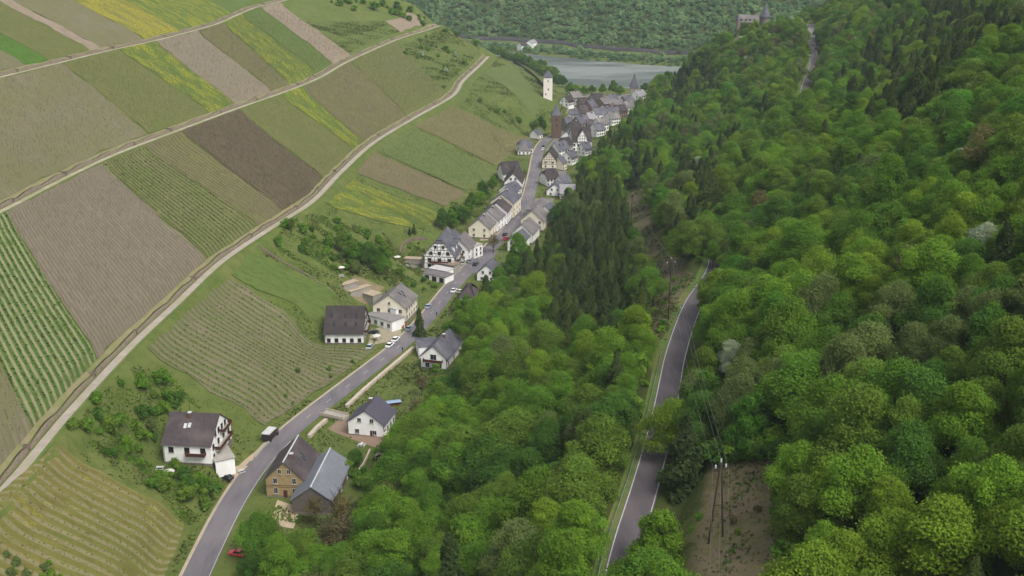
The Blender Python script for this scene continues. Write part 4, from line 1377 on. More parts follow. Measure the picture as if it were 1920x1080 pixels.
def house(label, A, B, rh, w, eh, wall, roof, jA=0.0, jB=0.0, ov=0.45, wins=(), chim=(), skl=(), cap=None, timber=None, door=None, name='house', cat='house', gz=None, down=2.5, frame=None, fine=True, lmin=None):
    Pm, z = ground_of((A[0] + B[0]) / 2, (A[1] + B[1]) / 2, rh)
    if gz is not None: z = gz
    a = atz(A[0], A[1], z + rh); c = atz(B[0], B[1], z + rh)
    L = float(np.linalg.norm(c[:2] - a[:2]))
    dirv = (c[:2] - a[:2]) / L
    if lmin and L < lmin:
        c[:2] = a[:2] + dirv * lmin; L = lmin
    mid = (a + c) / 2
    rz = math.atan2(-dirv[0], dirv[1])
    root = empty(name, (mid[0], mid[1], z), rz)
    tag(root, label, cat)
    hw = w / 2; hl = L / 2
    sl = (rh - eh) / hw
    # walls: prism with gable ends, cut back under hipped ends
    mb = MB()

    def gable(y, j):
        zc = eh + (rh - eh) * (1 - j) - 0.15; xc = hw * j
        pts = [(-hw, y, -down), (hw, y, -down), (hw, y, eh - .12)]
        if j < 0.98: pts += [(xc, y, zc), (-xc, y, zc)] if j > 0.02 else [(0, y, rh - .15)]
        pts += [(-hw, y, eh - .12)]
        return pts
    ga, gb = gable(-hl, jA), gable(hl, jB)
    b0 = 0
    mb.add(ga, [tuple(range(len(ga)))])
    mb.add(gb, [tuple(reversed(range(len(gb))))])
    mb.add([(-hw, -hl, -down), (-hw, -hl, eh - .12), (-hw, hl, eh - .12), (-hw, hl, -down)], [(0, 1, 2, 3)][::1])
    mb.add([(hw, -hl, -down), (hw, hl, -down), (hw, hl, eh - .12), (hw, -hl, eh - .12)], [(0, 1, 2, 3)])
    mb.build('wall', wall, root)
    # roof
    og = 0.35
    ez = eh - ov * sl; ex = hw + ov
    top = []; F = []

    def end(y, sgn, j):
        ye = y + sgn * (og if j < 0.98 else ov)
        zc = rh - (rh - ez) * j; xc = ex * j
        ins = hw * j * 0.85
        ridge = (0, ye - sgn * ins, rh)
        return ye, xc, zc, ridge
    ya, xa, za, ra = end(-hl, -1, jA); yb, xb, zb, rb = end(hl, 1, jB)
    V_ = [(-ex, ya, ez), (ex, ya, ez), (ex, yb, ez), (-ex, yb, ez), ra, rb]
    right = [1, 2]; left = [3, 0]
    if jB > 0.02 and jB < 0.98:
        V_ += [(xb, yb, zb), (-xb, yb, zb)]; r1, l1 = len(V_) - 2, len(V_) - 1
        right.append(r1); left = [l1] + left; F.append((r1, l1, 5))
    elif jB >= 0.98: F.append((2, 3, 5))
    right.append(5); left = [5] + left
    right.append(4); left.append(4)
    if jA > 0.02 and jA < 0.98:
        V_ += [(xa, ya, za), (-xa, ya, za)]; r1, l1 = len(V_) - 2, len(V_) - 1
        right.append(r1); left.insert(len(left) - 1, l1); F.append((l1, r1, 4))
    elif jA >= 0.98: F.append((0, 1, 4))
    F += [tuple(right), tuple(left)]
    vs, fs = thick(V_, F, 0.22)
    rf_ = MB().add(vs, fs).build('roof', roof, root)
    if fine:
        for sx in (-1, 1):
            MB().bar((sx * (ex + .06), ya, ez - .12), (sx * (ex + .06), yb, ez - .12), .14, .12).build('gutter', GUT, rf_)
            MB().bar((sx * (hw + .08), -hl + .25, ez - .2), (sx * (hw + .08), -hl + .25, 0), .1, .1).build('downpipe', GUT, root)
        t_ = .05
        MB().box(-hw - t_, hw + t_, -hl - t_, -hl + .002, -down, .55).box(-hw - t_, -hw + .002, -hl + .004, hl - .004, -down, .55).box(hw - .002, hw + t_, -hl + .004, hl - .004, -down, .55).box(-hw - t_, hw + t_, hl - .002, hl + t_, -down, .55).build('plinth', PLI, root)
    if cap:
        MB().bar((0, ra[1] - .02, rh + .05), (0, rb[1] + .02, rh + .05), .34, .16).build('ridge_cap', cap, rf_)
    for (cx, cy, ch) in chim:
        zz = rh - abs(cx) * sl
        MB().box(cx - .4, cx + .4, cy - .4, cy + .4, zz - 1, zz + ch).build('chimney', BRICKR, rf_)
        MB().box(cx - .5, cx + .5, cy - .5, cy + .5, zz + ch + .005, zz + ch + .2).build('chimney_cap', CAPW, rf_)
    for (sx, sy) in skl:
        s_ = 1 if sx > 0 else -1
        z0 = rh - abs(sx) * sl + .06
        d = .55
        lo = [(sx - s_ * d, sy - .4, z0 + d * sl), (sx + s_ * d, sy - .4, z0 - d * sl), (sx + s_ * d, sy + .4, z0 - d * sl), (sx - s_ * d, sy + .4, z0 + d * sl)]
        if s_ < 0: lo = lo[::-1]
        MB().hexa(lo, [(x, y, z + .08) for x, y, z in lo]).build('skylight', CAPW if name == 'villa' else GLASS, rf_)
    # windows
    for wd in wins:
        face, cols, zs, ww, wh = wd[:5]
        sp = wd[5] if len(wd) > 5 else None
        for zq in zs:
            span = (w if face in 'AB' else L)
            if face in 'AB' and zq + wh > eh:
                span = max(1.5, w * (1 - (zq + wh - eh) / (rh - eh)))
            nco = cols
            while nco > 1 and span / nco < ww * 1.25: nco -= 1
            if face in 'AB' and span < ww * 1.5: continue
            for k in range(nco):
                t = (k + .5) / nco * span - span / 2
                if face == 'A': loc, rzz = (t, -hl, zq), 0
                elif face == 'B': loc, rzz = (t, hl, zq), math.pi
                elif face == 'R': loc, rzz = (hw, t, zq), math.pi / 2
                else: loc, rzz = (-hw, t, zq), -math.pi / 2
                window(root, loc, rzz, ww, wh, frame, fine)
    if door:
        face, t = door
        o = MB().box(-.5, .5, -.06, .03, 0, 2.1).build('door', BAL, root)
        o.location, o.rotation_euler = {'A': ((t, -hl, .05), (0, 0, 0)), 'R': ((hw, t, .05), (0, 0, math.pi / 2)), 'L': ((-hw, t, .05), (0, 0, -math.pi / 2)), 'B': ((t, hl, .05), (0, 0, math.pi))}[face]
        MB().box(.3, .36, -.12, -.06, 1.0, 1.1).build('handle', FRM, o)
    if timber:
        for face in timber:
            y = -hl - .035 if face == 'A' else hl + .035
            span = lambda zz: hw if zz <= eh else hw * (rh - zz) / (rh - eh)
            zs = [q for q in np.arange(2.7, rh - 1.0, 1.45)]
            for i, q in enumerate(zs):
                s_ = span(q) - .05
                if s_ > .6: MB().box(-s_, s_, y - .03, y + .03, q, q + .2).build('timber_beam', TIM, root)
                if i + 1 < len(zs):
                    s2 = span(zs[i + 1])
                    nn_ = max(2, int(s2 * 2 / 1.35))
                    for k in range(nn_ + 1):
                        x = -s2 + .15 + (2 * s2 - .3) * k / nn_
                        MB().box(x - .08, x + .08, y - .028, y + .028, q + .205, zs[i + 1] - .005).build('timber_beam', TIM, root)
    HOUSES[label] = (root, w, L, hw, hl)
    return root


def flatbox(label, px, py, w, l, h, rot, wall, roof, name='garage', cat='garage', wins=(), dz=0.0, down=2.0, over=.25, doors=0):
    """flat-roofed building whose roof centre is seen at (px, py)"""
    P, z = ground_of(px, py, h)
    z += dz
    root = empty(name, (P[0], P[1], z), math.radians(rot)); tag(root, label, cat)
    MB().box(-w / 2, w / 2, -l / 2, l / 2, -down, h - .2).build('wall', wall, root)
    MB().box(-w / 2 - over, w / 2 + over, -l / 2 - over, l / 2 + over, h - .197, h).build('roof', roof, root)
    for face, cols, zs, ww, wh in wins:
        for zq in zs:
            span = w if face in 'AB' else l
            for k in range(cols):
                t = (k + .5) / cols * span - span / 2
                loc, rzz = {'A': ((t, -l / 2, zq), 0), 'B': ((t, l / 2, zq), math.pi), 'R': ((w / 2, t, zq), math.pi / 2), 'L': ((-w / 2, t, zq), -math.pi / 2)}[face]
                window(root, loc, rzz, ww, wh)
    for k in range(doors):
        t = (k + .5) / doors * w - w / 2
        o = MB().box(-1.1, 1.1, -.05, .03, 0, 2.1).build('garage_door', TIM, root); o.location = (t, -l / 2, .02)
    return root


def balcony(root, face, t, z, w, d, hw, hl, material=BAL, rail=0.95):
    g = MB()
    o = MB().box(-w / 2, w / 2, -d, -.02, -.18, 0).build('balcony', CONC, root)
    f = MB().box(-w / 2, w / 2, -d - .05, -d + .03, .02, rail).box(-w / 2 - .05, -w / 2 + .03, -d + .035, -.03, .02, rail).box(w / 2 - .03, w / 2 + .05, -d + .035, -.03, .02, rail).build('railing', material, o)
    o.location, o.rotation_euler = {'A': ((t, -hl, z), (0, 0, 0)), 'B': ((t, hl, z), (0, 0, math.pi)), 'R': ((hw, t, z), (0, 0, math.pi / 2)), 'L': ((-hw, t, z), (0, 0, -math.pi / 2))}[face]
    return o


# --- nearest buildings
v = house('white villa with a broad brown roof and wooden balconies on the slope', (322, 771), (410, 775), 11.5, 15, 6.0, WHT, RBR, wins=[('B', 4, (1.0, 3.8, 6.6), 1.1, 1.4), ('R', 3, (3.4,), 1.2, 1.4)], chim=[(1.2, -1.0, 1.3)], skl=[(3.2, -.5), (3.4, -1.6)], name='villa', frame=FRB)
_, w_, L_, hw, hl = HOUSES[v['label']]
balcony(v, 'B', 0, 3.2, 9.5, 1.5, hw, hl); balcony(v, 'B', -2.5, 6.2, 6.0, 1.2, hw, hl); balcony(v, 'R', 2.6, 3.1, 5.0, 1.6, hw, hl)
flatbox('white garage block with dark doors below the villa', 414, 852, 9, 5.0, 3.4, -62, WHT, CONC, wins=(), doors=3, down=1.5)

h = house('tan brick gabled house beside the road with a pale ridge cap', (531, 866), (559, 817), 10.2, 9.8, 5.6, TANB, RBR, wins=[('A', 2, (1.2, 4.0), .9, 1.5), ('A', 2, (6.8,), .8, 1.2), ('R', 3, (1.2, 3.6), .9, 1.4)], cap=CAPW, chim=[(.9, -3.0, .9)], skl=[(2.6, 1.5), (3.2, 0.4)], door=('A', 0), ov=.8)
for q in (2.9, 3.4):
    MB().box(-4.85, 4.85, -HOUSES[h['label']][4] - .06, -HOUSES[h['label']][4] + .02, q, q + .14).build('string_course', mat('brown_brick', S(128, 92, 60), S(112, 80, 54), 2), h)
house('grey metal roofed barn beside the tan brick house', (583, 912), (619, 841), 7.8, 10, 4.2, mat('barn_boards', S(112, 104, 96), S(94, 88, 82), 1.2, .9), RMT, wins=[('R', 3, (1.2,), 1.0, 1.0)], cap=CAPW, name='barn', cat='barn')
h = house('white gabled house with a dark slate roof by the footbridge', (684, 769), (707, 742), 8.4, 10.5, 4.6, WHT, mat('violet_slate', S(88, 84, 96), S(78, 74, 86), 2.0, .7, bumps=.5), wins=[('A', 2, (1.0,), 1.1, 1.2), ('A', 2, (4.6,), 1.0, 1.1), ('R', 4, (1.1,), 1.1, 1.3)], chim=[(-.8, 2.0, 1.0)], door=('A', 1.8), ov=.6)
h = house('white gabled house with a wooden balcony below the road wall', (812, 648), (842, 616), 8.4, 8.6, 4.6, WHT, RSL, wins=[('A', 2, (0.6,), 1.2, 1.6), ('A', 1, (3.4,), 2.0, 1.8), ('R', 3, (1.0,), 1.1, 1.3)], chim=[(.6, 1.0, 1.2)], ov=.7)
balcony(h, 'A', 0, 2.9, 6.5, 1.4, HOUSES[h['label']][3], HOUSES[h['label']][4])
flatbox('low slate roofed annexe beside the balcony house', 800, 641, 6.5, 8, 4.2, 12, WHT, RSL, name='annexe', cat='annexe')
h = house('large white half timbered house with a dark brown roof', (613, 573), (684, 573), 11.5, 15, 4.6, WHT, RDK, wins=[('R', 5, (0.8,), 1.1, 1.3), ('B', 4, (0.9, 3.6, 6.2), 1.0, 1.3)], timber='B', ov=.7, skl=[(3.0, -4.5), (3.0, 0), (3.0, 4), (5.4, -3.5), (5.4, 0.5), (5.4, 4.0)], frame=FRB)
balcony(h, 'B', 0, 3.3, 10, 1.2, HOUSES[h['label']][3], HOUSES[h['label']][4])
h = house('cream gabled inn with a grey roof above its terraces', (729, 552), (750, 531), 10.5, 12.5, 6.0, CRM, RGY, wins=[('A', 3, (1.0, 3.6), 1.1, 1.3), ('A', 1, (6.6,), .8, .9), ('R', 5, (1.2, 3.8), 1.1, 1.3)], skl=[(2.2, -1), (2.4, 1.5), (3.6, 0)], name='inn', cat='inn', lmin=14)
flatbox('brown flat terrace deck in front of the cream inn', 722, 592, 13, 6.5, 3.4, -38, WHT, mat('terrace_deck', S(150, 146, 142), S(134, 130, 128), .8), name='terrace', cat='terrace', wins=[('A', 4, (.8,), 1.3, 1.3)])
flatbox('pale awning roofed annexe on the upper terrace of the cream inn', 737, 573, 7, 4.5, 5.6, -38, WHT, mat('awning_cloth', S(204, 208, 196), S(190, 196, 186), .8), name='annexe', cat='annexe')
flatbox('low tan roofed shed behind the cream inn', 692, 548, 9, 4.5, 2.6, -40, GRYW, mat('tan_roofing', S(190, 172, 146), S(172, 156, 132), .6), name='shed', cat='shed')
flatbox('long narrow tan roofed shed above the inn yard', 672, 540, 10, 2.6, 2.0, 48, GRYW, MATS['tan_roofing'], name='shed', cat='shed')
flatbox('small tan roofed shed at the upper end of the inn yard', 654, 531, 7, 2.4, 1.9, 48, GRYW, MATS['tan_roofing'], name='shed', cat='shed')

# --- hotel group
h = house('tall half timbered hotel with a steep half hipped slate roof', (823, 444), (838, 425), 14.5, 13, 6.5, WHT, RSL, jA=.28, jB=.28, wins=[('A', 3, (1.0, 3.6), 1.3, 1.4), ('A', 3, (6.6,), 1.2, 1.3), ('A', 2, (9.4,), .9, 1.1), ('R', 5, (1.0, 3.8), 1.2, 1.4)], timber='A', name='hotel', cat='hotel', lmin=18, frame=FRB, ov=.6)
_, w_, L_, hw, hl = HOUSES[h['label']]
balcony(h, 'A', 0, 3.3, 8, 1.6, hw, hl); balcony(h, 'R', -2, 3.3, 9, 1.4, hw, hl)
for y_ in (-5, 0, 5):
    dm = MB().box(3.0, 6.0, y_ - .9, y_ + .9, 7.3, 9.6).build('dormer', WHT, h)
    window(dm, (6.0, y_, 7.8), math.pi / 2, 1.1, 1.2, FRB)
    dr_ = MB().hexa([(1.5, y_ - 1.2, 9.6), (6.4, y_ - 1.2, 9.45), (6.4, y_ + 1.2, 9.45), (1.5, y_ + 1.2, 9.6)], [(1.5, y_ - 1.2, 10.5), (6.4, y_ - .1, 10.3), (6.4, y_ + .1, 10.3), (1.5, y_ + 1.2, 10.5)]).build('dormer_roof', RSL, dm)
flatbox('hotel terrace with a pale parapet', 828, 490, 16, 5, 3.6, -32, GRYW, mat('terrace_tiles', S(150, 132, 116), S(134, 120, 106), .8), name='terrace', cat='terrace', wins=[('A', 4, (.9,), 1.5, 1.4)])
flatbox('white roofed garage below the hotel terrace', 827, 503, 9, 5, 3.0, -32, WHT, mat('white_roofing', S(206, 204, 200), S(190, 188, 186), .6), doors=2)
flatbox('grey flat roofed garage row beside the valley road', 822, 513, 11, 6, 2.8, -32, WHT, RGY, doors=3)
flatbox('pale kiosk roofed shelter on the hotel garden edge', 775, 484, 7, 3, 2.6, -10, GRYW, MATS['tan_roofing'], name='shelter', cat='shelter')
house('white gabled house joined behind the hotel', (859, 446), (872, 433), 10.5, 9, 5.8, WHT, RGY, wins=[('A', 2, (1.2, 3.8), 1.0, 1.2), ('R', 3, (1.2, 3.8), 1.0, 1.2)])
flatbox('white flat roofed annexe beside the road behind the hotel', 886, 458, 6.5, 6, 5.5, -35, WHT, CONC, name='annexe', cat='annexe', wins=[('A', 2, (1.0, 3.0), 1.1, 1.3), ('R', 2, (1.0, 3.0), 1.1, 1.3)])
house('white house with a brown hipped roof among roadside trees', (866, 529), (892, 530), 8.5, 10, 4.6, WHT, RBR, jA=.98, jB=.98, wins=[('R', 3, (1.2,), 1.1, 1.3)])
house('small white slate gabled house on the roadside corner', (912, 496), (923, 483), 7.6, 8, 3.8, WHT, RSL, wins=[('A', 2, (1.0, 3.6), .9, 1.1)])
# --- terraced row
rowlab = ['cream end house of the stepped roadside row', 'white second house of the stepped roadside row next to the cream end house', 'white third house of the stepped roadside row', 'tall cream fourth house of the stepped row beside two parked cars']
for lab, A_, B_, rh_, w_, wl_, rfm in zip(rowlab, [(898, 410), (913, 395), (931, 380), (941, 363)], [(912, 396), (930, 381), (940, 368), (956, 350)], (9.5, 10.3, 11.0, 12.5), (10, 10.5, 10.5, 11.5), (CRM, WHT, WHT, CRM), (RGY, RGY, RBR, RSL)):
    house(lab, A_, B_, rh_, w_, rh_ - 4.2, wl_, rfm, wins=[('A', 2, (1.0, 3.6), .9, 1.1), ('R', 3, (1.2, 3.8), .9, 1.2)], chim=[(.6, 0, .8)], cap=None)
house('white gabled house at the upper end of the row beside the road', (962, 325), (968, 309), 10.0, 9.5, 5.0, WHT, RDK, wins=[('A', 2, (1.2, 3.6, 6.2), 1.0, 1.2), ('R', 3, (1.2, 3.4), 1.0, 1.2)])
house('dark roofed house with small white dormers behind the gabled house', (938, 303), (972, 301), 10.5, 11, 5.0, WHT, RDK, jA=.3, wins=[('R', 4, (1.2,), 1.0, 1.2)], skl=[(2, 3), (3.4, -2), (2.6, 5)])
house('low slate roofed house between the row and the white gable', (948, 345), (966, 338), 7.0, 8, 3.6, WHT, RSL, wins=[('R', 3, (1.0,), 1.0, 1.1)], skl=[(1.5, 0), (2.4, 1.2)])
# --- right of the road
house('cream gabled house right of the road against the dark conifers', (998, 394), (1012, 380), 10.0, 11, 5.0, CRM, RGY, wins=[('A', 3, (1.2, 3.6), 1.0, 1.2), ('L', 3, (1.2,), 1.0, 1.2)])
house('white gabled house right of the road with a round gable window', (979, 420), (993, 406), 9.2, 9.5, 4.8, WHT, RGY, wins=[('A', 2, (1.2, 3.6), 1.0, 1.2), ('A', 1, (6.0,), .9, .9), ('L', 3, (1.2,), 1.0, 1.2)])
house('small white lean house nearest the bare tree right of the road', (966, 441), (979, 428), 8.0, 7.0, 5.0, WHT, RSL, wins=[('A', 2, (1.2, 3.6), 1.0, 1.3), ('L', 2, (1.2, 3.6), 1.0, 1.3)])
house('grey hip roofed house right of the road', (1008, 376), (1020, 366), 9.0, 11, 4.6, GRYW, RGY, jA=.98, jB=.98, wins=[('A', 3, (1.4,), 1.0, 1.2)])
house('white gabled wing of the long grey roofed house', (1040, 345), (1045, 337), 7.0, 8.5, 3.4, WHT, RSL, wins=[('A', 2, (1.0, 3.4), .9, 1.0)])
house('long light grey roofed house at the edge of the wood', (1050, 345), (1078, 345), 7.4, 9, 3.6, WHT, RLT, wins=[('R', 4, (1.0,), 1.0, 1.2)])
house('white house with a dark hipped roof and dormers beside the road', (1019, 317), (1042, 315), 9.2, 10, 4.8, WHT, RDK, jA=.5, jB=.3, wins=[('R', 4, (1.0, 3.0), .9, 1.1)], skl=[(2, -2), (2, 1.5)])
house('cream half timbered gabled house facing up the valley', (1030, 284), (1035, 274), 10.5, 8.5, 5.6, CRM, RDK, wins=[('A', 2, (1.0, 3.4), .9, 1.1)], timber='A')
house('small pale house tucked behind the half timbered gable', (1046, 294), (1054, 292), 8.0, 7.5, 5.0, CRM, RSL, wins=[('R', 2, (1.2, 3.4), .9, 1.1)])
house('slate roofed house behind the half timbered gable', (1040, 266), (1060, 263), 9.5, 9, 5.0, WHT, RSL, wins=[('R', 4, (1.2, 3.4), .9, 1.1)], skl=[(2, -2), (2, 1)])
house('dark slate roofed house beside the gate tower street', (1052, 258), (1066, 256), 9.5, 9, 5.4, GRYW, RDK, wins=[('R', 3, (1.2, 3.4), .9, 1.1)])
h = house('large half timbered house with a dark roof and timbered front gable', (1070, 238), (1106, 237), 15.0, 13, 7.0, WHT, RDK, wins=[('R', 5, (1.2, 3.8), 1.0, 1.3), ('B', 3, (1.2, 4.0, 7.5), 1.0, 1.3)], timber='B', frame=FRB)
_, w_, L_, hw, hl = HOUSES[h['label']]
fg = MB().add([(hw - 4.5, -3.2, 5), (hw + .25, -3.2, 5), (hw + .25, 3.2, 5), (hw - 4.5, 3.2, 5), (hw - 4.5, -3.2, 8.5), (hw + .25, -3.2, 8.5), (hw + .25, 3.2, 8.5), (hw - 4.5, 3.2, 8.5), (hw - 4.5, 0, 14), (hw + .25, 0, 14)],
              [(1, 2, 6, 9, 5), (0, 1, 5, 4), (2, 3, 7, 6), (0, 3, 2, 1)]).build('front_gable', WHT, h)
MB().add(*thick([(hw - 5.5, -3.8, 8.0), (hw + .6, -3.8, 8.0), (hw + .6, 0, 14.3), (hw - 5.5, 0, 14.3), (hw + .6, 3.8, 8.0), (hw - 5.5, 3.8, 8.0)], [(0, 1, 2, 3), (3, 2, 4, 5)], .2)).build('gable_roof', RDK, fg)
for q, s_ in ((6.2, 3.1), (8.3, 3.1), (10.2, 2.0)):
    MB().box(hw + .26, hw + .32, -s_, s_, q, q + .25).build('timber_beam', TIM, fg)
for yy in (-3, -1.5, 0, 1.5, 3):
    MB().box(hw + .26, hw + .315, yy - .12, yy + .12, 5, 8.29 if abs(yy) > 2 else 10.19).build('timber_beam', TIM, fg)
for sg in (-1, 1):
    MB().bar((hw + .29, sg * 2.6, 8.6), (hw + .29, sg * .2, 12.8), .2, .06).build('timber_beam', TIM, fg)
house('white gabled house squeezed between the row and the upper white gable', (946, 352), (958, 342), 9.5, 8, 5.5, WHT, RSL, wins=[('A', 2, (1.2, 3.6), .9, 1.1), ('R', 3, (1.2, 3.4), .9, 1.1)])
house('small white house below the grey hip roofed house', (1022, 386), (1032, 378), 8.0, 8, 4.6, WHT, RSL, wins=[('A', 2, (1.2, 3.2), .9, 1.1), ('L', 2, (1.2,), .9, 1.1)])
house('white house with a slate roof above the long grey roofed house', (1048, 328), (1064, 326), 8.0, 8.5, 4.4, WHT, RSL, wins=[('R', 3, (1.2,), 1.0, 1.2)])
house('white slate roofed outbuilding on the slope behind the hotel', (846, 436), (852, 428), 8.5, 7, 5, WHT, RSL, wins=[('A', 2, (1.2, 3.4), .9, 1.1)])
# --- left of the road at the town entrance
house('grey slate house left of the road below the tan rows', (972, 262), (996, 261), 8.5, 10, 4.4, WHT, RSL, jA=.6, jB=.4, wins=[('R', 4, (1.2,), 1.0, 1.2)])
house('pale front wing of the grey slate house below the tan rows', (982, 273), (985, 264), 6.2, 7.5, 3.4, WHT, RGY, jA=.98, wins=[('A', 3, (1.0,), .9, 1.1)])
house('small slate house where the road enters the town', (1001, 243), (1010, 241), 6.5, 7, 3.6, WHT, RSL, wins=[('R', 2, (1.0,), .9, 1.1)])
# --- the town behind
TOWN = [((1112, 202), (1158, 200), 10, 10, WHT, RSL, 'long white house with a grey roof in the old town'), ((1124, 184), (1140, 181), 12, 11, REDB, RGY, 'sandstone gabled house in the old town'),
        ((1068, 172), (1086, 170), 9, 10, GRYW, RGY, 'pale grey roofed house at the tower foot'), ((1086, 183), (1101, 182), 9, 9, GRYW, RDK, 'dark roofed house below the tower meadow'),
        ((1101, 189), (1112, 187), 10, 9, REDB, RSL, 'narrow slate roofed sandstone house in the old town'), ((1146, 186), (1164, 184), 9, 10, WHT, RGY, 'grey roofed white house beside the river trees'),
        ((1168, 180), (1184, 178), 9, 10, GRYW, RSL, 'slate house near the church spire'), ((1190, 170), (1205, 167), 9, 9, WHT, RLT, 'pale roofed white house by the river'),
        ((1080, 218), (1098, 216), 10, 10, GRYW, RSL, 'broad slate roofed house behind the gate tower'), ((1100, 211), (1113, 210), 9, 9, WHT, RLT, 'white house with a light roof behind the gate tower'),
        ((1118, 221), (1134, 219), 9, 9, WHT, RGY, 'white grey roofed house under the wood edge'), ((1070, 228), (1084, 226), 9, 9, GRYW, RDK, 'dark roofed house beside the half timbered house'),
        ((1112, 231), (1128, 229), 9, 9, WHT, RSL, 'white slate roofed house against the wooded slope'), ((1098, 224), (1110, 223), 8, 8, WHT, RBR, 'brown roofed white house in the old town lane'),
        ((1140, 210), (1156, 208), 9, 9, WHT, RGY, 'white house in front of the long white house'), ((1058, 220), (1070, 219), 8, 8, GRYW, RSL, 'small slate house close to the gate tower'),
        ((1154, 197), (1170, 195), 10, 9, REDB, RDK, 'dark roofed house at the foot of the wood'), ((1110, 175), (1126, 173), 9, 9, GRYW, RDK, 'dark roofed house before the river trees'),
        ((1062, 246), (1070, 240), 9, 8, WHT, RSL, 'white slate house between the gate tower and the timbered house'), ((1076, 258), (1090, 256), 8, 8, WHT, RGY, 'low white house in front of the large timbered house'),
        ((1090, 268), (1104, 266), 8, 8, WHT, RSL, 'white slate house at the wood edge below the timbered house'), ((1062, 284), (1074, 280), 8, 8, WHT, RSL, 'white house behind the small pale house'),
        ((1130, 196), (1142, 194), 10, 8, WHT, RDK, 'white dark roofed house beyond the long white house'), ((1086, 200), (1098, 198), 9, 8, GRYW, RBR, 'brown roofed house below the meadow tower'),
        ((1170, 190), (1184, 188), 9, 9, WHT, RGY, 'white grey roofed house in front of the spire'), ((1140, 177), (1154, 175), 9, 9, WHT, RSL, 'white slate house before the tall river tree'),
        ((1058, 180), (1068, 178), 8, 8, WHT, RDK, 'white house at the foot of the tower meadow'), ((1070, 204), (1080, 203), 8, 7, WHT, RSL, 'little white slate house behind the gate tower')]
for A_, B_, rh_, w_, wl_, rfm, lab in TOWN:
    house(lab, A_, B_, rh_, w_, rh_ - 4.0, wl_, rfm, wins=[('R', 4, (1.2, 3.4), 1.0, 1.3), ('A', 2, (1.2, 3.4), 1.0, 1.2)], fine=False, chim=[(.5, 1.0, .8)])
house('white house at the water edge across the river', (974, 80), (987, 79), 8, 9, 5, WHT, RDK, wins=[('R', 3, (1.2,), 1.2, 1.4)], fine=False)
house('small white house higher up across the river', (992, 76), (1001, 73), 8, 8, 5, WHT, RLT, wins=[('R', 2, (1.2,), 1.2, 1.4)], fine=False)


def tower(label, px, py, w, h, roof_h, wall, roof, name='tower', rot=0.0, round_=False, over=.5, wz=(), batt=False):
    """px, py: middle of the tower's foot"""
    P = hit(px, py)
    root = empty(name, tuple(P), math.radians(rot)); tag(root, label, 'tower')
    hw = w / 2
    MB().box(-hw, hw, -hw, hw, -4, h).build('wall', wall, root) if not round_ else MB().lathe([(hw, -4), (hw, h)], 16).build('wall', wall, root)
    n = 16 if round_ else 4
    e = (hw + over) * (1 if round_ else 1.4142)
    rf_ = MB().lathe([(e, h - .1), (e * .98, h + .25), (e * .45, h + roof_h * .5), (.12, h + roof_h)], n).build('roof', roof, root)
    MB().tube([(0, 0, h + roof_h - .3), (0, 0, h + roof_h + 1.4)], .06, 5).build('finial', TIM, rf_)
    for (face, t, z) in wz:
        loc, rzz = {'A': ((t, -hw, z), 0), 'R': ((hw, t, z), math.pi / 2), 'L': ((-hw, t, z), -math.pi / 2)}[face]
        window(root, loc, rzz, .8, 1.4, CONC, False)
    return root


tower('tall white square tower on the vineyard meadow', 1027, 184, 6.4, 15.5, 5.2, mat('tower_stone', S(248, 238, 228, 1.1), S(232, 222, 212, 1.1), .6, .9), RSL, wz=[('A', 0, 12), ('A', .2, 6), ('A', -1.5, 2.5)])
tower('dark brown stone gate tower with a pointed slate roof', 1043, 258, 6.6, 15.5, 8.0, mat('gate_stone', S(116, 94, 80), S(96, 80, 70), .6, .95), RSL, wz=[('A', 0, 12), ('A', 0, 8)], over=.2)
tower('slender church tower with a pointed slate spire in the old town', 1188, 192, 6, 12, 11, GRYW, RSL, wz=[('A', 0, 9)])
# castle on the spur
cz = hit(1412, 72)
cas = empty('castle', (187, 866, float(Hs(187, 866)) - 1.0), math.radians(-12)); cas.scale = (.8, .8, .8); tag(cas, 'stone castle with a conical tower roof on the wooded spur', 'castle')
CST = mat('castle_stone', S(138, 126, 116), S(116, 106, 100), .5, .95)
MB().add([(-15, -5, -8), (3, -5, -8), (3, 5, -8), (-15, 5, -8), (-15, -5, 8), (3, -5, 8), (3, 5, 8), (-15, 5, 8), (-15, 0, 14), (3, 0, 14)], [(0, 1, 5, 4), (1, 2, 6, 9, 5), (2, 3, 7, 6), (3, 0, 4, 8, 7)]).build('hall', CST, cas)
cr = MB().add(*thick([(-15.5, -5.6, 7.6), (3.4, -5.6, 7.6), (3.4, 0, 14.4), (-15.5, 0, 14.4), (3.4, 5.6, 7.6), (-15.5, 5.6, 7.6)], [(0, 1, 2, 3), (3, 2, 4, 5)], .3)).build('hall_roof', RGY, cas)
for k in range(4):
    dm = MB().box(-13.4 + k * 4, -12.0 + k * 4, -4.9, -2.4, 9.2, 10.9).build('dormer', CST, cr)
    window(dm, (-12.7 + k * 4, -4.9, 9.4), 0, .9, 1.1, CONC, False)
for k in range(5): window(cas, (-13 + k * 3.4, -5, 4.6), 0, 1.0, 1.6, CONC, False)
MB().lathe([(4.6, -8), (4.6, 12.5)], 18, 9, 0).build('keep', CST, cas)
kr = MB().lathe([(5.6, 12.4), (5.5, 12.9), (2.9, 18.5), (.15, 25)], 18, 9, 0).build('keep_roof', RSL, cas)
MB().lathe([(1.8, -8), (1.8, 10.0)], 12, -16, -5).build('turret', CST, cas)
MB().lathe([(2.2, 10), (.1, 15)], 12, -16, -5).build('turret_roof', RSL, cas)
MB().box(3.1, 18, -6.2, -5.4, -6, 5).build('curtain_wall', CST, cas)

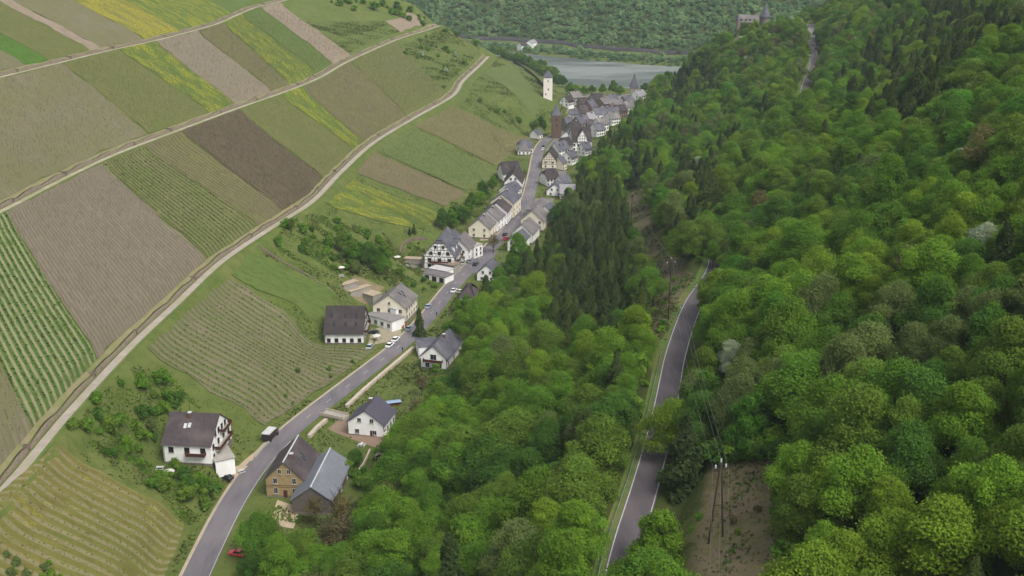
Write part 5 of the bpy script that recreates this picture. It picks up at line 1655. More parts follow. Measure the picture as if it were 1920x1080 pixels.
# town wall down the spur
wl = empty('town_wall', tuple(hit(962, 118))); tag(wl, 'dark ruined town wall running down the spur to the white tower', 'wall')
Wp = smooth_line([hit(962, 118), hit(985, 132), hit(1008, 152), hit(1024, 172)], 4)
b0 = np.array(wl.location)
for k in range(len(Wp) - 1):
    a_, c_ = Wp[k] - b0, Wp[k + 1] - b0
    MB().hexa([a_ + [0, -.5, -2], c_ + [0, -.5, -2], c_ + [0, .5, -2], a_ + [0, .5, -2]], [a_ + [0, -.5, 2.6], c_ + [0, -.5, 2.6], c_ + [0, .5, 2.6], a_ + [0, .5, 2.6]]).build('wall_section', M_DSTONE_SHADE, wl)

# ------------------------------------------------------------------ yards and walls
def yard(label, pts, material, name='yard'):
    P = [hit(*p) for p in pts]
    o, *_ = sheet(name, *P, material, 0.05, step=1.6)
    tag(o, label, 'yard', kind='structure')


M_LAY = mat('pale_gravel', S(196, 176, 148), S(178, 160, 132), .5, .95)
M_PATIO = mat('brown_paving', S(152, 128, 108), S(138, 116, 98), .6, .9)
M_YARD = mat('inn_gravel', S(168, 158, 134), S(150, 142, 118), .5, .95)
yard('pale gravel lay-by between the villa and the road', [(418, 893), (548, 788), (566, 792), (462, 900)], M_LAY)
yard('brown paved patio beside the white gabled house', [(615, 806), (646, 778), (742, 816), (712, 842)], M_PATIO)
yard('pale yard behind the tan brick house', [(506, 984), (520, 940), (566, 952), (550, 992)], M_LAY)
yard('gravel forecourt between the dark roofed house and the inn', [(690, 650), (696, 618), (752, 606), (752, 632)], M_YARD)
yard('grey parking place in front of the hotel', [(846, 512), (872, 486), (936, 470), (905, 512)], M_ASPH)
yard('paved strip beside the terraced row', [(898, 452), (960, 372), (976, 372), (934, 450)], M_YARD)


M_TOWN = mat('town_paving', S(132, 126, 120), S(116, 112, 106), .35, .9, S(146, 138, 126))
yard('grey paved lanes of the old town', [(1062, 232), (1070, 176), (1195, 176), (1128, 236)], M_TOWN)
yard('grey paved lane between the gate tower and the half timbered houses', [(1022, 282), (1050, 246), (1112, 246), (1062, 300)], M_TOWN)
yard('grey yard between the gabled houses right of the road', [(952, 474), (1004, 372), (1040, 372), (1002, 452)], M_TOWN)
yard('paved yard beside the dark hipped house', [(1016, 340), (1018, 312), (1062, 312), (1062, 352)], M_TOWN)
yard('grey yard behind the hotel garages', [(768, 500), (790, 476), (850, 478), (832, 520)], M_TOWN)
yard('trodden earth yard round the inn sheds', [(636, 536), (664, 516), (722, 540), (690, 572)], mat('trodden_earth', S(142, 126, 100), S(120, 114, 78), .5, .95))


def wall_line(label, pts, h, t, material, name='garden_wall', cap=None, base=0.0):
    Wl = smooth_line([hit(*p) for p in pts], 2.5)
    root = empty(name, tuple(Wl[0])); tag(root, label, 'wall')
    nr = normals2d(Wl); b0 = Wl[0]
    for k in range(len(Wl) - 1):
        a_, c_ = Wl[k] - b0, Wl[k + 1] - b0
        na, nc_ = np.array([*nr[k], 0]) * t / 2, np.array([*nr[k + 1], 0]) * t / 2
        d0, d1 = np.array([0, 0, -1.0]), np.array([0, 0, h])
        MB().hexa([a_ - na + d0, c_ - nc_ + d0, c_ + nc_ + d0, a_ + na + d0][::-1], [a_ - na + d1, c_ - nc_ + d1, c_ + nc_ + d1, a_ + na + d1][::-1]).build('wall_section', material, root)
        if cap:
            d2, d3_ = np.array([0, 0, h + .004]), np.array([0, 0, h + .12])
            MB().hexa([a_ - na * 1.3 + d2, c_ - nc_ * 1.3 + d2, c_ + nc_ * 1.3 + d2, a_ + na * 1.3 + d2][::-1], [a_ - na * 1.3 + d3_, c_ - nc_ * 1.3 + d3_, c_ + nc_ * 1.3 + d3_, a_ + na * 1.3 + d3_][::-1]).build('coping', cap, root)


M_PALEW = mat('pale_wall_stone', S(206, 192, 172), S(184, 170, 150), .8, .9)
wall_line('pale stone parapet wall along the right side of the valley road', [(776, 655), (735, 690), (690, 728), (650, 766)], 0.9, .9, M_PALEW, 'road_wall', M_PALEW)
wall_line('short pale stone parapet beside the tan brick house', [(612, 792), (594, 808), (580, 822)], 0.9, .9, M_PALEW, 'road_wall', M_PALEW)
wall_line('dark curved stone wall round the hotel garden', [(750, 478), (757, 462), (775, 451), (800, 450)], 1.2, .5, M_STONE)
wall_line('low white wall beside the villa lawn', [(312, 905), (325, 890), (338, 872)], .6, .4, M_PALEW)
wall_line('pale garden wall behind the barn', [(668, 893), (682, 872), (694, 848)], .8, .4, M_PALEW)
wall_line('low white parapet in front of the lay-by', [(478, 862), (492, 845), (508, 828)], .7, .4, CONC)
wall_line('grey stone field wall below the hillside vines', [(520, 784), (560, 752), (605, 716), (650, 690)], .5, .5, M_STONE)
wall_line('brown garden wall on the slope behind the dark roofed house', [(484, 462), (530, 492), (580, 520), (622, 548)], .6, .5, M_STONE)
fb = empty('footbridge', tuple(hit(630, 782)), math.radians(-25)); tag(fb, 'pale concrete slab bridge leading to the white gabled house', 'bridge')
MB().box(-4.5, 3.5, -1.7, 1.7, .25, .6).build('deck', CONC, fb)
MB().box(-4.5, 3.5, -1.7, -1.55, .605, 1.3).build('parapet', M_PALEW, fb); MB().box(-4.5, 3.5, 1.55, 1.7, .605, 1.3).build('parapet', M_PALEW, fb)
MB().box(-4.5, -3.6, -1.6, 1.6, -.6, .245).build('abutment', CONC, fb); MB().box(2.6, 3.5, -1.6, 1.6, -.6, .245).build('abutment', CONC, fb)

# ------------------------------------------------------------------ vehicles
m, nt, nd, lk, b = nodes_of('car_paint')
oi = N(nt, 'ShaderNodeObjectInfo'); lk.new(oi.outputs['Color'], b.inputs['Base Color']); b.inputs['Roughness'].default_value = .3
b.inputs['Coat Weight'].default_value = .3
PAINT = m
TYRE = mat('tyre_rubber', (.02, .02, .02), (.015, .015, .015), 3, .9)
LAMP = mat('headlight_glass', S(220, 220, 215), S(210, 210, 205), 3, .2)
RIM = mat('wheel_rim', S(150, 150, 152), S(130, 130, 132), 3, .4)


def prism(mb, prof, x0, x1, taper=0.0):
    """extrude a side profile (y, z) across x"""
    n = len(prof)
    zt = max(p[1] for p in prof); zb = min(p[1] for p in prof)
    k = lambda z: taper * (z - zb) / (zt - zb + 1e-6)
    vs = [(x0 + k(z), y, z) for y, z in prof] + [(x1 - k(z), y, z) for y, z in prof]
    fs = [tuple(range(n)), tuple(reversed(range(n, 2 * n)))] + [(i, i + n, (i + 1) % n + n, (i + 1) % n)[::-1] for i in range(n)]
    return mb.add(vs, fs)


def vehicle_meshes(kind):
    if kind == 'car':
        body = prism(MB(), [(-2.1, .35), (2.1, .35), (2.15, .7), (1.95, .85), (.95, .95), (-1.5, .98), (-2.1, .9)], -.86, .86)
        cab = prism(MB(), [(.95, .95), (.25, 1.42), (-1.05, 1.45), (-1.75, .985)], -.82, .82, .14)
        roof = prism(MB(), [(.22, 1.425), (.15, 1.475), (-1.0, 1.49), (-1.02, 1.455)], -.68, .68)
        wy, wr = 1.32, .32
    elif kind == 'van':
        body = prism(MB(), [(-2.5, .4), (2.5, .4), (2.55, 1.0), (1.7, 1.25), (-2.5, 1.25)], -.98, .98)
        cab = prism(MB(), [(1.7, 1.25), (1.15, 2.0), (-2.45, 2.0), (-2.5, 1.25)], -.97, .97, .08)
        roof = prism(MB(), [(1.1, 2.0), (.95, 2.3), (-2.4, 2.3), (-2.46, 2.0)], -.92, .92, .05)
        wy, wr = 1.6, .36
    parts = []
    for nm, mb, mt in (('body', body, PAINT), ('cabin', cab, GLASS), ('roof', roof, PAINT)):
        o = mb.build('t', mt); parts.append((nm, o.data, (0, 0, 0))); bpy.data.objects.remove(o)
    t = MB()
    for k in range(10):
        pass
    t.tube([(-.1, 0, 0), (.1, 0, 0)], wr, 12); o = t.build('t', TYRE); td = o.data; bpy.data.objects.remove(o)
    r_ = MB().tube([(-.11, 0, 0), (.11, 0, 0)], wr * .55, 10); o = r_.build('t', RIM); rd = o.data; bpy.data.objects.remove(o)
    hx = .62 if kind == 'car' else .75
    l_ = MB().box(-.16, .16, -.03, .03, -.09, .09); o = l_.build('t', LAMP); ld = o.data; bpy.data.objects.remove(o)
    return parts, td, rd, ld, wy, wr, hx, (2.13 if kind == 'car' else 2.54), (.62 if kind == 'car' else .85)


VM = {k: vehicle_meshes(k) for k in ('car', 'van')}


def vehicle(label, px, py, color, heading=None, kind='car', name=None, cat=None, turn=0.0):
    P = hit(px, py)
    if heading is None:
        k = int(np.argmin(np.hypot(R1[:, 0] - P[0], R1[:, 1] - P[1]))); k = min(k, len(R1) - 2)
        d = R1[k + 1] - R1[k]; heading = math.degrees(math.atan2(-d[0], d[1]))
    root = empty(name or ('car' if kind == 'car' else 'van'), (P[0], P[1], P[2] + .04), math.radians(heading + turn)); tag(root, label, cat or kind)
    parts, td, rd, ld, wy, wr, hx, fy_, lz = VM[kind]
    for nm, me_, loc in parts:
        o = link(nm, me_, root); o.color = (*color, 1)
    for sx in (-1, 1):
        for sy in (-1, 1):
            wv = link('wheel', td, root); wv.location = (sx * .8 if kind == 'car' else sx * .92, sy * wy, wr)
            link('rim', rd, wv)
        h_ = link('headlight', ld, root); h_.location = (sx * hx, fy_, lz)
    return root


SIL, WHC, DKC, RDC, BLC = S(170, 174, 178), S(226, 226, 226), S(34, 36, 42), S(176, 44, 40), S(96, 120, 150)
vehicle('black car parked beside the villa garage', 424, 901, DKC, 60)
vehicle('white car parked on the verge, lower of a pair', 731, 650, WHC)
vehicle('white car parked on the verge, upper of a pair', 742, 640, WHC)
vehicle('silver blue car driving on the valley road past the inn', 803, 578, S(150, 160, 178))
vehicle('grey blue car parked below the tall dark conifer', 767, 619, S(130, 138, 156))
vehicle('dark car parked beside the dark roofed house', 700, 627, DKC, 80)
vehicle('silver car parked below the dark roofed house', 694, 653, SIL, turn=10)
vehicle('orange red car parked in front of the inn', 755, 613, S(190, 72, 40))
vehicle('white car parked beside the brown hipped house', 851, 547, WHC)
vehicle('pale car parked behind the white one at the hipped house', 860, 550, S(206, 200, 180), turn=70)
vehicle('white van parked in front of the hotel', 856, 506, WHC, kind='van')
vehicle('light green car parked beside the white van', 868, 496, S(186, 196, 180))
vehicle('grey car parked on the hotel forecourt', 879, 492, S(120, 124, 130), turn=30)
vehicle('dark green car on the road outside the hotel', 892, 498, S(40, 52, 48))
vehicle('red car parked at the bare roadside tree', 948, 450, RDC)
vehicle('black car parked next to the red one', 947, 442, DKC)
vehicle('blue car parked outside the tall cream row house', 975, 382, BLC)
vehicle('silver car parked outside the stepped row', 970, 394, SIL)
vehicle('white car parked near the half timbered gable', 1018, 281, WHC)
vehicle('black car parked near the half timbered gable', 1019, 276, DKC)
vehicle('red car standing by the gate tower', 1042, 256, S(196, 48, 56), turn=70)
vehicle('red car half hidden behind the roadside tree', 446, 1042, S(190, 50, 54), turn=75)
vehicle('dark red car parked on the castle forecourt', 1530, 92, S(96, 30, 34), -15)
# covered lorry on the lay-by
P = hit(508, 822)
d = R1[near_i + 1] - R1[near_i]
tk = empty('lorry', (P[0], P[1], P[2] + .05), math.atan2(-d[0], d[1])); tag(tk, 'small dark lorry with a white flat roof on the lay-by', 'lorry')
MB().box(-1.15, 1.15, -3.1, 1.5, .75, 2.6).build('cargo_box', mat('dark_tarpaulin', S(62, 52, 48), S(52, 44, 42), 1, .8), tk)
MB().box(-1.22, 1.22, -3.2, 1.6, 2.605, 2.85).build('roof', CAPW, tk)
cb = prism(MB(), [(1.55, .5), (3.1, .5), (3.15, 1.3), (2.8, 2.2), (1.55, 2.25)], -1.05, 1.05, .05).build('cab', PAINT, tk); cb.color = (*S(70, 60, 56), 1)
MB().box(-.9, .9, -.03, .03, 0, .7).build('windscreen', GLASS, tk).matrix_local = Matrix.Translation((0, 3.02, 1.45)) @ Matrix.Rotation(.37, 4, 'X')
MB().box(-.9, .9, -3.0, 3.0, .45, .745).build('chassis', TYRE, tk)
for sx in (-1, 1):
    for y_ in (-2.2, 2.3):
        o = MB().tube([(-.14, 0, 0), (.14, 0, 0)], .45, 12).build('wheel', TYRE, tk); o.location = (sx * 1.0, y_, .45)
# garden hut
P = hit(716, 862)
hu = empty('garden_hut', tuple(P), math.radians(-6)); tag(hu, 'small brown garden hut with a pink grey roof on the lawn', 'hut')
MB().box(-1.1, 1.1, -2.0, 2.0, -.3, 2.1).build('wall', TIM, hu)
MB().add(*thick([(-1.4, -2.3, 2.0), (1.4, -2.3, 2.0), (1.4, 2.3, 2.0), (-1.4, 2.3, 2.0), (0, -2.3, 2.9), (0, 2.3, 2.9)], [(1, 2, 5, 4), (3, 0, 4, 5)], .1)).build('roof', mat('pink_grey_roof', S(160, 140, 138), S(144, 128, 126), 1, .8), hu)
window(hu, (0, -2.0, .8), 0, .8, .8); 
# blue tarpaulin pile behind the white gabled house
P = hit(738, 760)
tp = empty('covered_woodpile', tuple(P), .3); tag(tp, 'woodpile under a pale blue cover behind the white gabled house', 'woodpile')
MB().box(-2.2, 2.2, -.6, .6, -.2, 1.2).build('logs', BAL, tp); MB().hexa([(-2.4, -.8, 1.0), (2.4, -.8, 1.0), (2.4, .8, 1.0), (-2.4, .8, 1.0)], [(-2.3, -.5, 1.4), (2.3, -.5, 1.4), (2.3, .5, 1.4), (-2.3, .5, 1.4)]).build('cover', mat('blue_cover', S(150, 178, 206), S(136, 164, 194), 1, .5), tp)

# garden furniture and other things standing about
UMB = mat('parasol_cloth', S(226, 222, 208), S(214, 208, 194), 1, .9)


def parasol(label, px, py, up=0.0):
    P = hit(px, py); P[2] += up
    r_ = empty('parasol', tuple(P)); tag(r_, label, 'parasol', 'parasols on the terraces')
    MB().tube([(0, 0, 0), (0, 0, 2.3)], .05, 6).build('pole', POLE_, r_)
    MB().lathe([(1.5, 1.95), (1.45, 2.05), (.06, 2.5)], 8).build('canopy', UMB, r_)
    MB().lathe([(.35, 0.0), (.3, .12)], 8).build('base', CONC, r_)


POLE_ = mat('parasol_pole', S(190, 186, 178), S(170, 166, 160), 2, .5)
for lb, px, py in (('white parasol beside the villa lawn', 318, 898), ('white parasol on the gravel before the inn', 706, 640), ('white parasol on the grass beside the hotel garden wall', 745, 490), ('white parasol on the patio of the white gabled house', 728, 826), ('white parasol behind the inn sheds', 640, 512)):
    parasol(lb, px, py)
for k, (px, py) in enumerate(((300, 880), (452, 888), (678, 838), (708, 632), (762, 500), (640, 520))):
    P = hit(px, py)
    tb = empty('garden_table', tuple(P), k * .7); tag(tb, 'pale garden table with two benches ' + ('on the lawn left of the villa', 'at the lay-by edge', 'on the patio of the white gabled house', 'on the inn forecourt', 'beside the hotel garden', 'above the inn sheds')[k], 'table')
    MB().box(-.9, .9, -.4, .4, .7, .77).build('tabletop', CAPW, tb)
    for sx in (-.75, .75): MB().box(sx - .05, sx + .05, -.35, .35, 0, .695).build('leg', CAPW, tb)
    for sy in (-.85, .85): MB().box(-.9, .9, sy - .16, sy + .16, .4, .46).box(-.8, -.7, sy - .12, sy + .12, 0, .395).box(.7, .8, sy - .12, sy + .12, 0, .395).build('bench', CAPW, tb)

# ------------------------------------------------------------------ power line
POLEW = mat('pole_wood', S(74, 58, 46), S(60, 48, 40), 2, .95)
INSU = mat('insulator_porcelain', S(196, 200, 204), S(180, 184, 188), 3, .3)


def top_height(P, py):
    h = 1.0
    while proj([P[0], P[1], P[2] + h])[0, 1] > py and h < 40: h += .05
    return h


tops = []
P = hit(1342, 1016); h_ = top_height(P, 868)
pl_ = empty('power_pylon', tuple(P), math.radians(12)); tag(pl_, 'twin legged wooden power pylon standing in the brown clearing', 'pylon')
for sx in (-1, 1):
    MB().tube([(sx * 1.25, 0, -1), (sx * .3, 0, h_ * .8), (sx * .12, 0, h_)], [.17, .14, .12], 8).build('leg', POLEW, pl_)
MB().box(-.95, .95, -.1, .1, h_ - 1.1, h_ - .92).build('crossarm', POLEW, pl_)
for x_, z_ in ((-.85, h_ - .92), (.85, h_ - .92), (0, h_ + .05)):
    MB().lathe([(.07, z_), (.16, z_ + .1), (.10, z_ + .22), (.17, z_ + .32), (.10, z_ + .45), (.15, z_ + .55), (.03, z_ + .7)], 8, x_, 0).build('insulator', INSU, pl_)
MB().box(-.7, .7, -.05, .05, h_ * .45, h_ * .45 + .16).build('brace', POLEW, pl_)
tops.append((P, h_))
for (fx_, fy0, ty_, lab) in ((1253, 602, 486, 'single wooden power pole beside the hillside road bend'), (1183, 436, 364, 'single wooden power pole high in the cut strip')):
    P = hit(fx_, fy0); h_ = top_height(P, ty_)
    po = empty('power_pole', tuple(P), math.radians(12)); tag(po, lab, 'pole')
    MB().tube([(0, 0, -1), (0, 0, h_)], [.19, .13], 8).build('post', POLEW, po)
    MB().box(-1.2, 1.2, -.09, .09, h_ - 1.3, h_ - 1.12).build('crossarm', POLEW, po)
    for x_, z_ in ((-1.1, h_ - 1.12), (1.1, h_ - 1.12), (0, h_)):
        MB().lathe([(.06, z_), (.13, z_ + .1), (.08, z_ + .2), (.13, z_ + .3), (.03, z_ + .5)], 8, x_, 0).build('insulator', INSU, po)
    tops.append((P, h_))
near_end = (np.array([tops[0][0][0] - 14, tops[0][0][1] - 75, 0.0]), 14.0)
near_end[0][2] = float(Hs(near_end[0][0], near_end[0][1]))
seq = [near_end] + tops
WIRE = mat('wire_metal', S(120, 120, 118), S(104, 104, 102), 1, .5)
for k in range(3):
    (Pa, ha), (Pb, hb) = seq[k], seq[k + 1]
    for q_, dx in enumerate((-1.2, 0, 1.2)):
        a_ = Vector((Pa[0] + dx, Pa[1], Pa[2] + ha - (.8 if dx else -.5))); c_ = Vector((Pb[0] + dx, Pb[1], Pb[2] + hb - (.8 if dx else -.5)))
        pts = [a_.lerp(c_, t) - Vector((0, 0, 4 * t * (1 - t) * 2.2)) for t in np.linspace(0, 1, 9)]
        o = MB().tube(pts, .022, 4).build('power_wire', WIRE)
        tag(o, ('thin wire running from the twin legged pylon', 'thin wire between the twin legged pylon and the roadside pole', 'thin wire between the two single wooden poles')[k], 'wire', 'wires of the power line span %s' % ('one', 'two', 'three')[k])
P = hit(1277, 580)
dp = empty('roadside_post', tuple(P)); tag(dp, 'small white marker post on the grass beside the hillside road', 'post')
MB().box(-.09, .09, -.06, .06, -.2, 1.0).build('post', CAPW, dp); MB().box(-.095, .095, -.065, .065, 1.002, 1.2).build('cap', TYRE, dp)

# ------------------------------------------------------------------ people on the road
CLOTH = mat('dark_clothes', S(44, 44, 52), S(36, 36, 44), 3, .9)


def person(label, px, py, rz):
    P = hit(px, py)
    J = {'pel': (0, 0, .95), 'wai': (0, .01, 1.12), 'che': (0, .02, 1.36), 'nec': (0, .02, 1.5), 'hed': (0, .05, 1.66), 'top': (0, .04, 1.76),
         'shl': (-.18, .01, 1.42), 'ell': (-.26, -.02, 1.14), 'hal': (-.24, .1, .92), 'shr': (.18, .01, 1.42), 'elr': (.26, .02, 1.14), 'har': (.24, -.08, .92),
         'hil': (-.1, 0, .9), 'knl': (-.11, .14, .5), 'anl': (-.11, .1, .09), 'tol': (-.11, .25, .04), 'hir': (.1, 0, .9), 'knr': (.11, -.02, .5), 'anr': (.11, -.2, .1), 'tor': (.11, -.06, .04)}
    rad = {'pel': .15, 'wai': .14, 'che': .16, 'nec': .06, 'hed': .11, 'top': .08, 'shl': .08, 'shr': .08, 'ell': .05, 'elr': .05, 'hal': .04, 'har': .04, 'hil': .1, 'hir': .1, 'knl': .065, 'knr': .065, 'anl': .045, 'anr': .045, 'tol': .035, 'tor': .035}
    E = [('pel', 'wai'), ('wai', 'che'), ('che', 'nec'), ('nec', 'hed'), ('hed', 'top'), ('che', 'shl'), ('shl', 'ell'), ('ell', 'hal'), ('che', 'shr'), ('shr', 'elr'), ('elr', 'har'), ('pel', 'hil'), ('hil', 'knl'), ('knl', 'anl'), ('anl', 'tol'), ('pel', 'hir'), ('hir', 'knr'), ('knr', 'anr'), ('anr', 'tor')]
    ks = list(J)
    me = bpy.data.meshes.new('person'); me.from_pydata([J[k] for k in ks], [(ks.index(a), ks.index(c)) for a, c in E], [])
    me.materials.append(CLOTH)
    o = link('person', me); o.location = (P[0], P[1], P[2] + .04); o.rotation_euler = (0, 0, math.radians(rz))
    sk = o.modifiers.new('skin', 'SKIN')
    if not me.skin_vertices: 
        bm = bmesh.new(); bm.from_mesh(me); bm.verts.layers.skin.verify(); bm.to_mesh(me); bm.free()
    for k, sv in zip(ks, me.skin_vertices[0].data):
        sv.radius = (rad[k], rad[k]); sv.use_root = (k == 'pel')
    o.modifiers.new('sub', 'SUBSURF').levels = 1
    tag(o, label, 'person')


person('person in dark clothes walking on the road by the parapet', 755, 660, -30)
person('person in dark clothes walking at the road edge near the conifer', 819, 594, 150)

# ------------------------------------------------------------------ garden trees, shrubs and hedges
def tree_at(px, py, tone, s, label, kind='broad', up=7.0, group=None, name=None):
    P = foot_from_crown(px, py, up * s)
    if kind == 'broad': pr, nm, col = random.choice(BROAD), 'broadleaf_tree', TREE_GREENS[tone]
    elif kind == 'sparse': pr, nm, col = random.choice(SPARSE), 'budding_tree', TREE_GREENS[tone]
    elif kind == 'coni': pr, nm, col = random.choice(CONI), 'conifer_tree', CONIC[tone]
    else: pr, nm, col = random.choice(BUSH), 'shrub', TREE_GREENS[tone]
    return place_tree(pr, P, s, random.uniform(0, 6.28), col, label, 'tree' if kind != 'bush' else 'shrub', name or nm, group, 'crown' if kind != 'bush' else 'foliage')


HT = [(487, 1000, 'mid green', 1.0, 'mid green tree at the road edge beside the pale yard'), (522, 1070, 'fresh green', 1.05, 'bright fresh green tree overhanging the road edge'), (470, 1065, 'deep green', .6, 'deep green small tree hiding the red car'),
      (568, 1040, 'olive', .95, 'olive tree below the pale yard'), (690, 1030, 'deep green', 1.05, 'dark green tree below the barn beside a blossoming one'),
      (668, 858, 'deep green', .42, 'dark dense small tree between the barn and the white gabled house'),
      (860, 600, 'fresh green', .7, 'fresh green tree above the slate roofed annexe'), (840, 615, 'mid green', .6, 'mid green tree beside the slate roofed annexe'), (875, 575, 'mid green', .75, 'mid green tree in front of the brown hipped house'), (860, 568, 'fresh green', .5, 'small fresh green tree beside the brown hipped house'),
      (920, 555, 'fresh green', .85, 'fresh green tree behind the brown hipped house'), (935, 520, 'mid green', .85, 'mid green tree behind the small slate gabled house'), (955, 490, 'olive', .8, 'olive tree behind the small slate gabled house'),
      (846, 408, 'mid green', .8, 'mid green tree behind the hotel roof'), (868, 402, 'deep green', .75, 'deep green tree between the hotel and the cream end house'), (830, 412, 'deep green', .7, 'deep green tree on the slope above the hotel'),
      (885, 375, 'mid green', .65, 'mid green tree above the stepped row'), (905, 355, 'deep green', .7, 'deep green tree above the stepped row'), (900, 372, 'fresh green', .55, 'small fresh green tree above the stepped row'), (925, 340, 'mid green', .6, 'mid green tree beside the dark roofed dormer house'),
      (660, 470, 'mid green', .75, 'mid green tree on the slope above the inn'), (690, 478, 'deep green', .8, 'large deep green tree above the inn sheds'), (715, 490, 'mid green', .7, 'mid green tree above the inn roof'), (640, 455, 'olive', .6, 'olive tree on the garden slope above the inn'), (668, 500, 'grey-green', .5, 'small grey green tree right above the inn sheds'),
      (1070, 165, 'mid green', .8, 'mid green tree on the river side of the white tower'), (1055, 152, 'deep green', .8, 'deep green tree behind the white tower'), (1035, 140, 'mid green', .8, 'mid green tree at the end of the town wall'), (1015, 128, 'olive', .8, 'olive tree behind the town wall'), (1000, 122, 'mid green', .7, 'mid green tree at the top of the town wall'),
      (1080, 165, 'fresh green', .7, 'fresh green tree at the edge of the old town'), (1095, 168, 'mid green', .7, 'first rounded tree on the river bank'), (1110, 166, 'deep green', .6, 'second rounded tree on the river bank'), (1130, 168, 'fresh green', .7, 'third rounded tree on the river bank'), (1150, 166, 'mid green', .9, 'tall rounded tree on the river bank near the spire'), (1163, 166, 'fresh green', .8, 'fresh green river bank tree near the spire'), (1210, 160, 'deep green', .8, 'dark tree beside the pale riverside house'),
      (1015, 225, 'deep green', .55, 'deep green tree left of the gate tower'), (1022, 235, 'mid green', .5, 'mid green small tree left of the gate tower'), (1005, 232, 'olive', .5, 'olive small tree above the town entrance'), (1096, 207, 'deep green', .4, 'small dark tree in the old town'),
      (1295, 452, 'grey-green', .7, 'grey green tree beside the power line strip and the road'), (1345, 452, 'olive', .8, 'olive tree leaning over the hillside road bend'), (1375, 440, 'mid green', .9, 'mid green tree closing over the hillside road'), (1325, 420, 'mid green', .8, 'mid green tree at the upper end of the power line strip'), (1390, 470, 'yellow-green', .8, 'yellow green tree at the road bend'), (1352, 405, 'mid green', .9, 'mid green tree far along the closed in hillside road'), (1368, 378, 'olive', .9, 'olive tree far along the closed in hillside road'), (1338, 478, 'mid green', .6, 'small mid green tree hiding the hillside road end'), (1360, 480, 'olive', .6, 'small olive tree hiding the end of the hillside road'),
      (1238, 990, 'fresh green', 1.15, 'bright tree standing between the hillside road and the pylon clearing'), (1260, 800, 'yellow-green', 1.0, 'yellow green tree leaning over the right edge line of the hillside road'), (1218, 1085, 'mid green', 1.1, 'mid green tree below the bright roadside tree')]
for px, py, tn, s, lb in HT: tree_at(px, py, tn, s, lb)
for px, py, s, lb in ((640, 970, .95, 'brown budding tree below the grey barn'), (590, 960, .6, 'small brown budding tree beside the grey barn'), (760, 830, .8, 'brown budding tree beside the patio of the white gabled house'), (620, 1020, .9, 'brown budding tree among the trees below the barn'), (725, 945, .9, 'brown budding tree below the garden hut'), (785, 770, .85, 'tall brown budding tree beside the white gabled house'), (790, 720, .6, 'brown budding tree below the balcony house'), (925, 455, .7, 'bare brown tree beside the road behind the hotel'), (1105, 605, .6, 'brown budding tree at the foot of the dark conifers'), (545, 425, .4, 'small brown budding tree at the garden hut above the vines'), (510, 1000, .5, 'thin budding tree beside the pale yard')):
    tree_at(px, py, 'brownish', s, lb, 'sparse')
for px, py, tn, s, lb in ((786, 605, 'dark', .75, 'tall dark conifer between the inn and the road'), (640, 900, 'mossy', .3, 'tiny dark conifer beside the barn'), (776, 430, 'dark', .35, 'small dark conifer above the hotel garden'), (768, 433, 'blackish', .3, 'tiny blackish conifer above the hotel garden')):
    tree_at(px, py, tn, s, lb, 'coni')
tree_at(600, 1030, 'white blossoming', .45, 'small white blossoming tree below the barn')
tree_at(285, 800, 'grey-green', .32, 'small silvery tree beside the villa roof')


rk = random.Random(5)
NB = resz(NEARB, 6)
for x0, y0, _z in NB:
    if not (-95 < x0 < 52): continue
    for k in range(2):
        x, y = x0 - rk.uniform(3, 12) * (1 if x0 > 15 else .4), y0 - rk.uniform(3, 14)
        tn = rk.choice(['mid green', 'deep green', 'olive', 'fresh green'])
        place_tree(rk.choice(BROAD), (x, y, float(Hs(x, y))), rk.uniform(.6, .85), rk.uniform(0, 6.28), TREE_GREENS[tn], tn + ' tree on the near river bank behind the vineyard spur', 'tree', 'broadleaf_tree', 'river bank trees ' + tn)


def scatter_bush(poly, n, label, group, tones, smin=.6, smax=1.5, seed=1):
    r = random.Random(seed)
    xs = [p[0] for p in poly]; ys = [p[1] for p in poly]
    c = 0
    while c < n:
        px, py = r.uniform(min(xs), max(xs)), r.uniform(min(ys), max(ys))
        if not inpoly(poly, np.array([px]), np.array([py]))[0]: continue
        P = hit(px, py); c += 1
        tn = r.choice(tones)
        s = r.uniform(smin, smax)
        place_tree(r.choice(BUSH), P, s, r.uniform(0, 6.28), TREE_GREENS[tn], '%s%s shrub %s' % ('small ' if s < .8 else ('large ' if s > 1.25 else ''), tn, label), 'shrub', 'shrub', group + ' ' + tn + (' small' if s < .8 else (' large' if s > 1.25 else '')), 'foliage')


GT = ['mid green', 'fresh green', 'deep green', 'olive', 'mid green']
scatter_bush([(135, 800), (230, 700), (300, 690), (370, 765), (300, 800), (270, 880), (240, 900)], 36, 'in the garden slope above the villa', 'garden shrubs above the villa', GT, .7, 1.6, 1)
scatter_bush([(285, 920), (330, 880), (420, 905), (405, 935), (360, 985), (330, 950)], 20, 'in the garden below the villa', 'garden shrubs below the villa', GT, .7, 1.5, 2)
scatter_bush([(510, 460), (560, 400), (640, 420), (740, 450), (760, 520), (690, 500), (640, 530), (590, 500)], 36, 'on the garden slope above the inn', 'garden shrubs above the inn', GT, .6, 1.6, 3)
scatter_bush([(760, 100), (800, 70), (880, 110), (860, 160), (830, 150), (790, 130)], 26, 'among the rocks on the spur', 'spur shrubs', GT + ['grey-green', 'white blossoming'], .7, 1.8, 4)
scatter_bush([(600, 0), (700, 5), (800, 30), (830, 45), (905, 85), (900, 95), (820, 55), (700, 25), (640, 20)], 34, 'along the crest of the vineyard spur', 'crest shrubs', GT, 1.0, 2.4, 5)
scatter_bush([(870, 190), (880, 182), (1000, 235), (1030, 250), (1010, 250)], 14, 'on the bank between the tan rows and the meadow', 'bank shrubs', GT, .6, 1.4, 6)
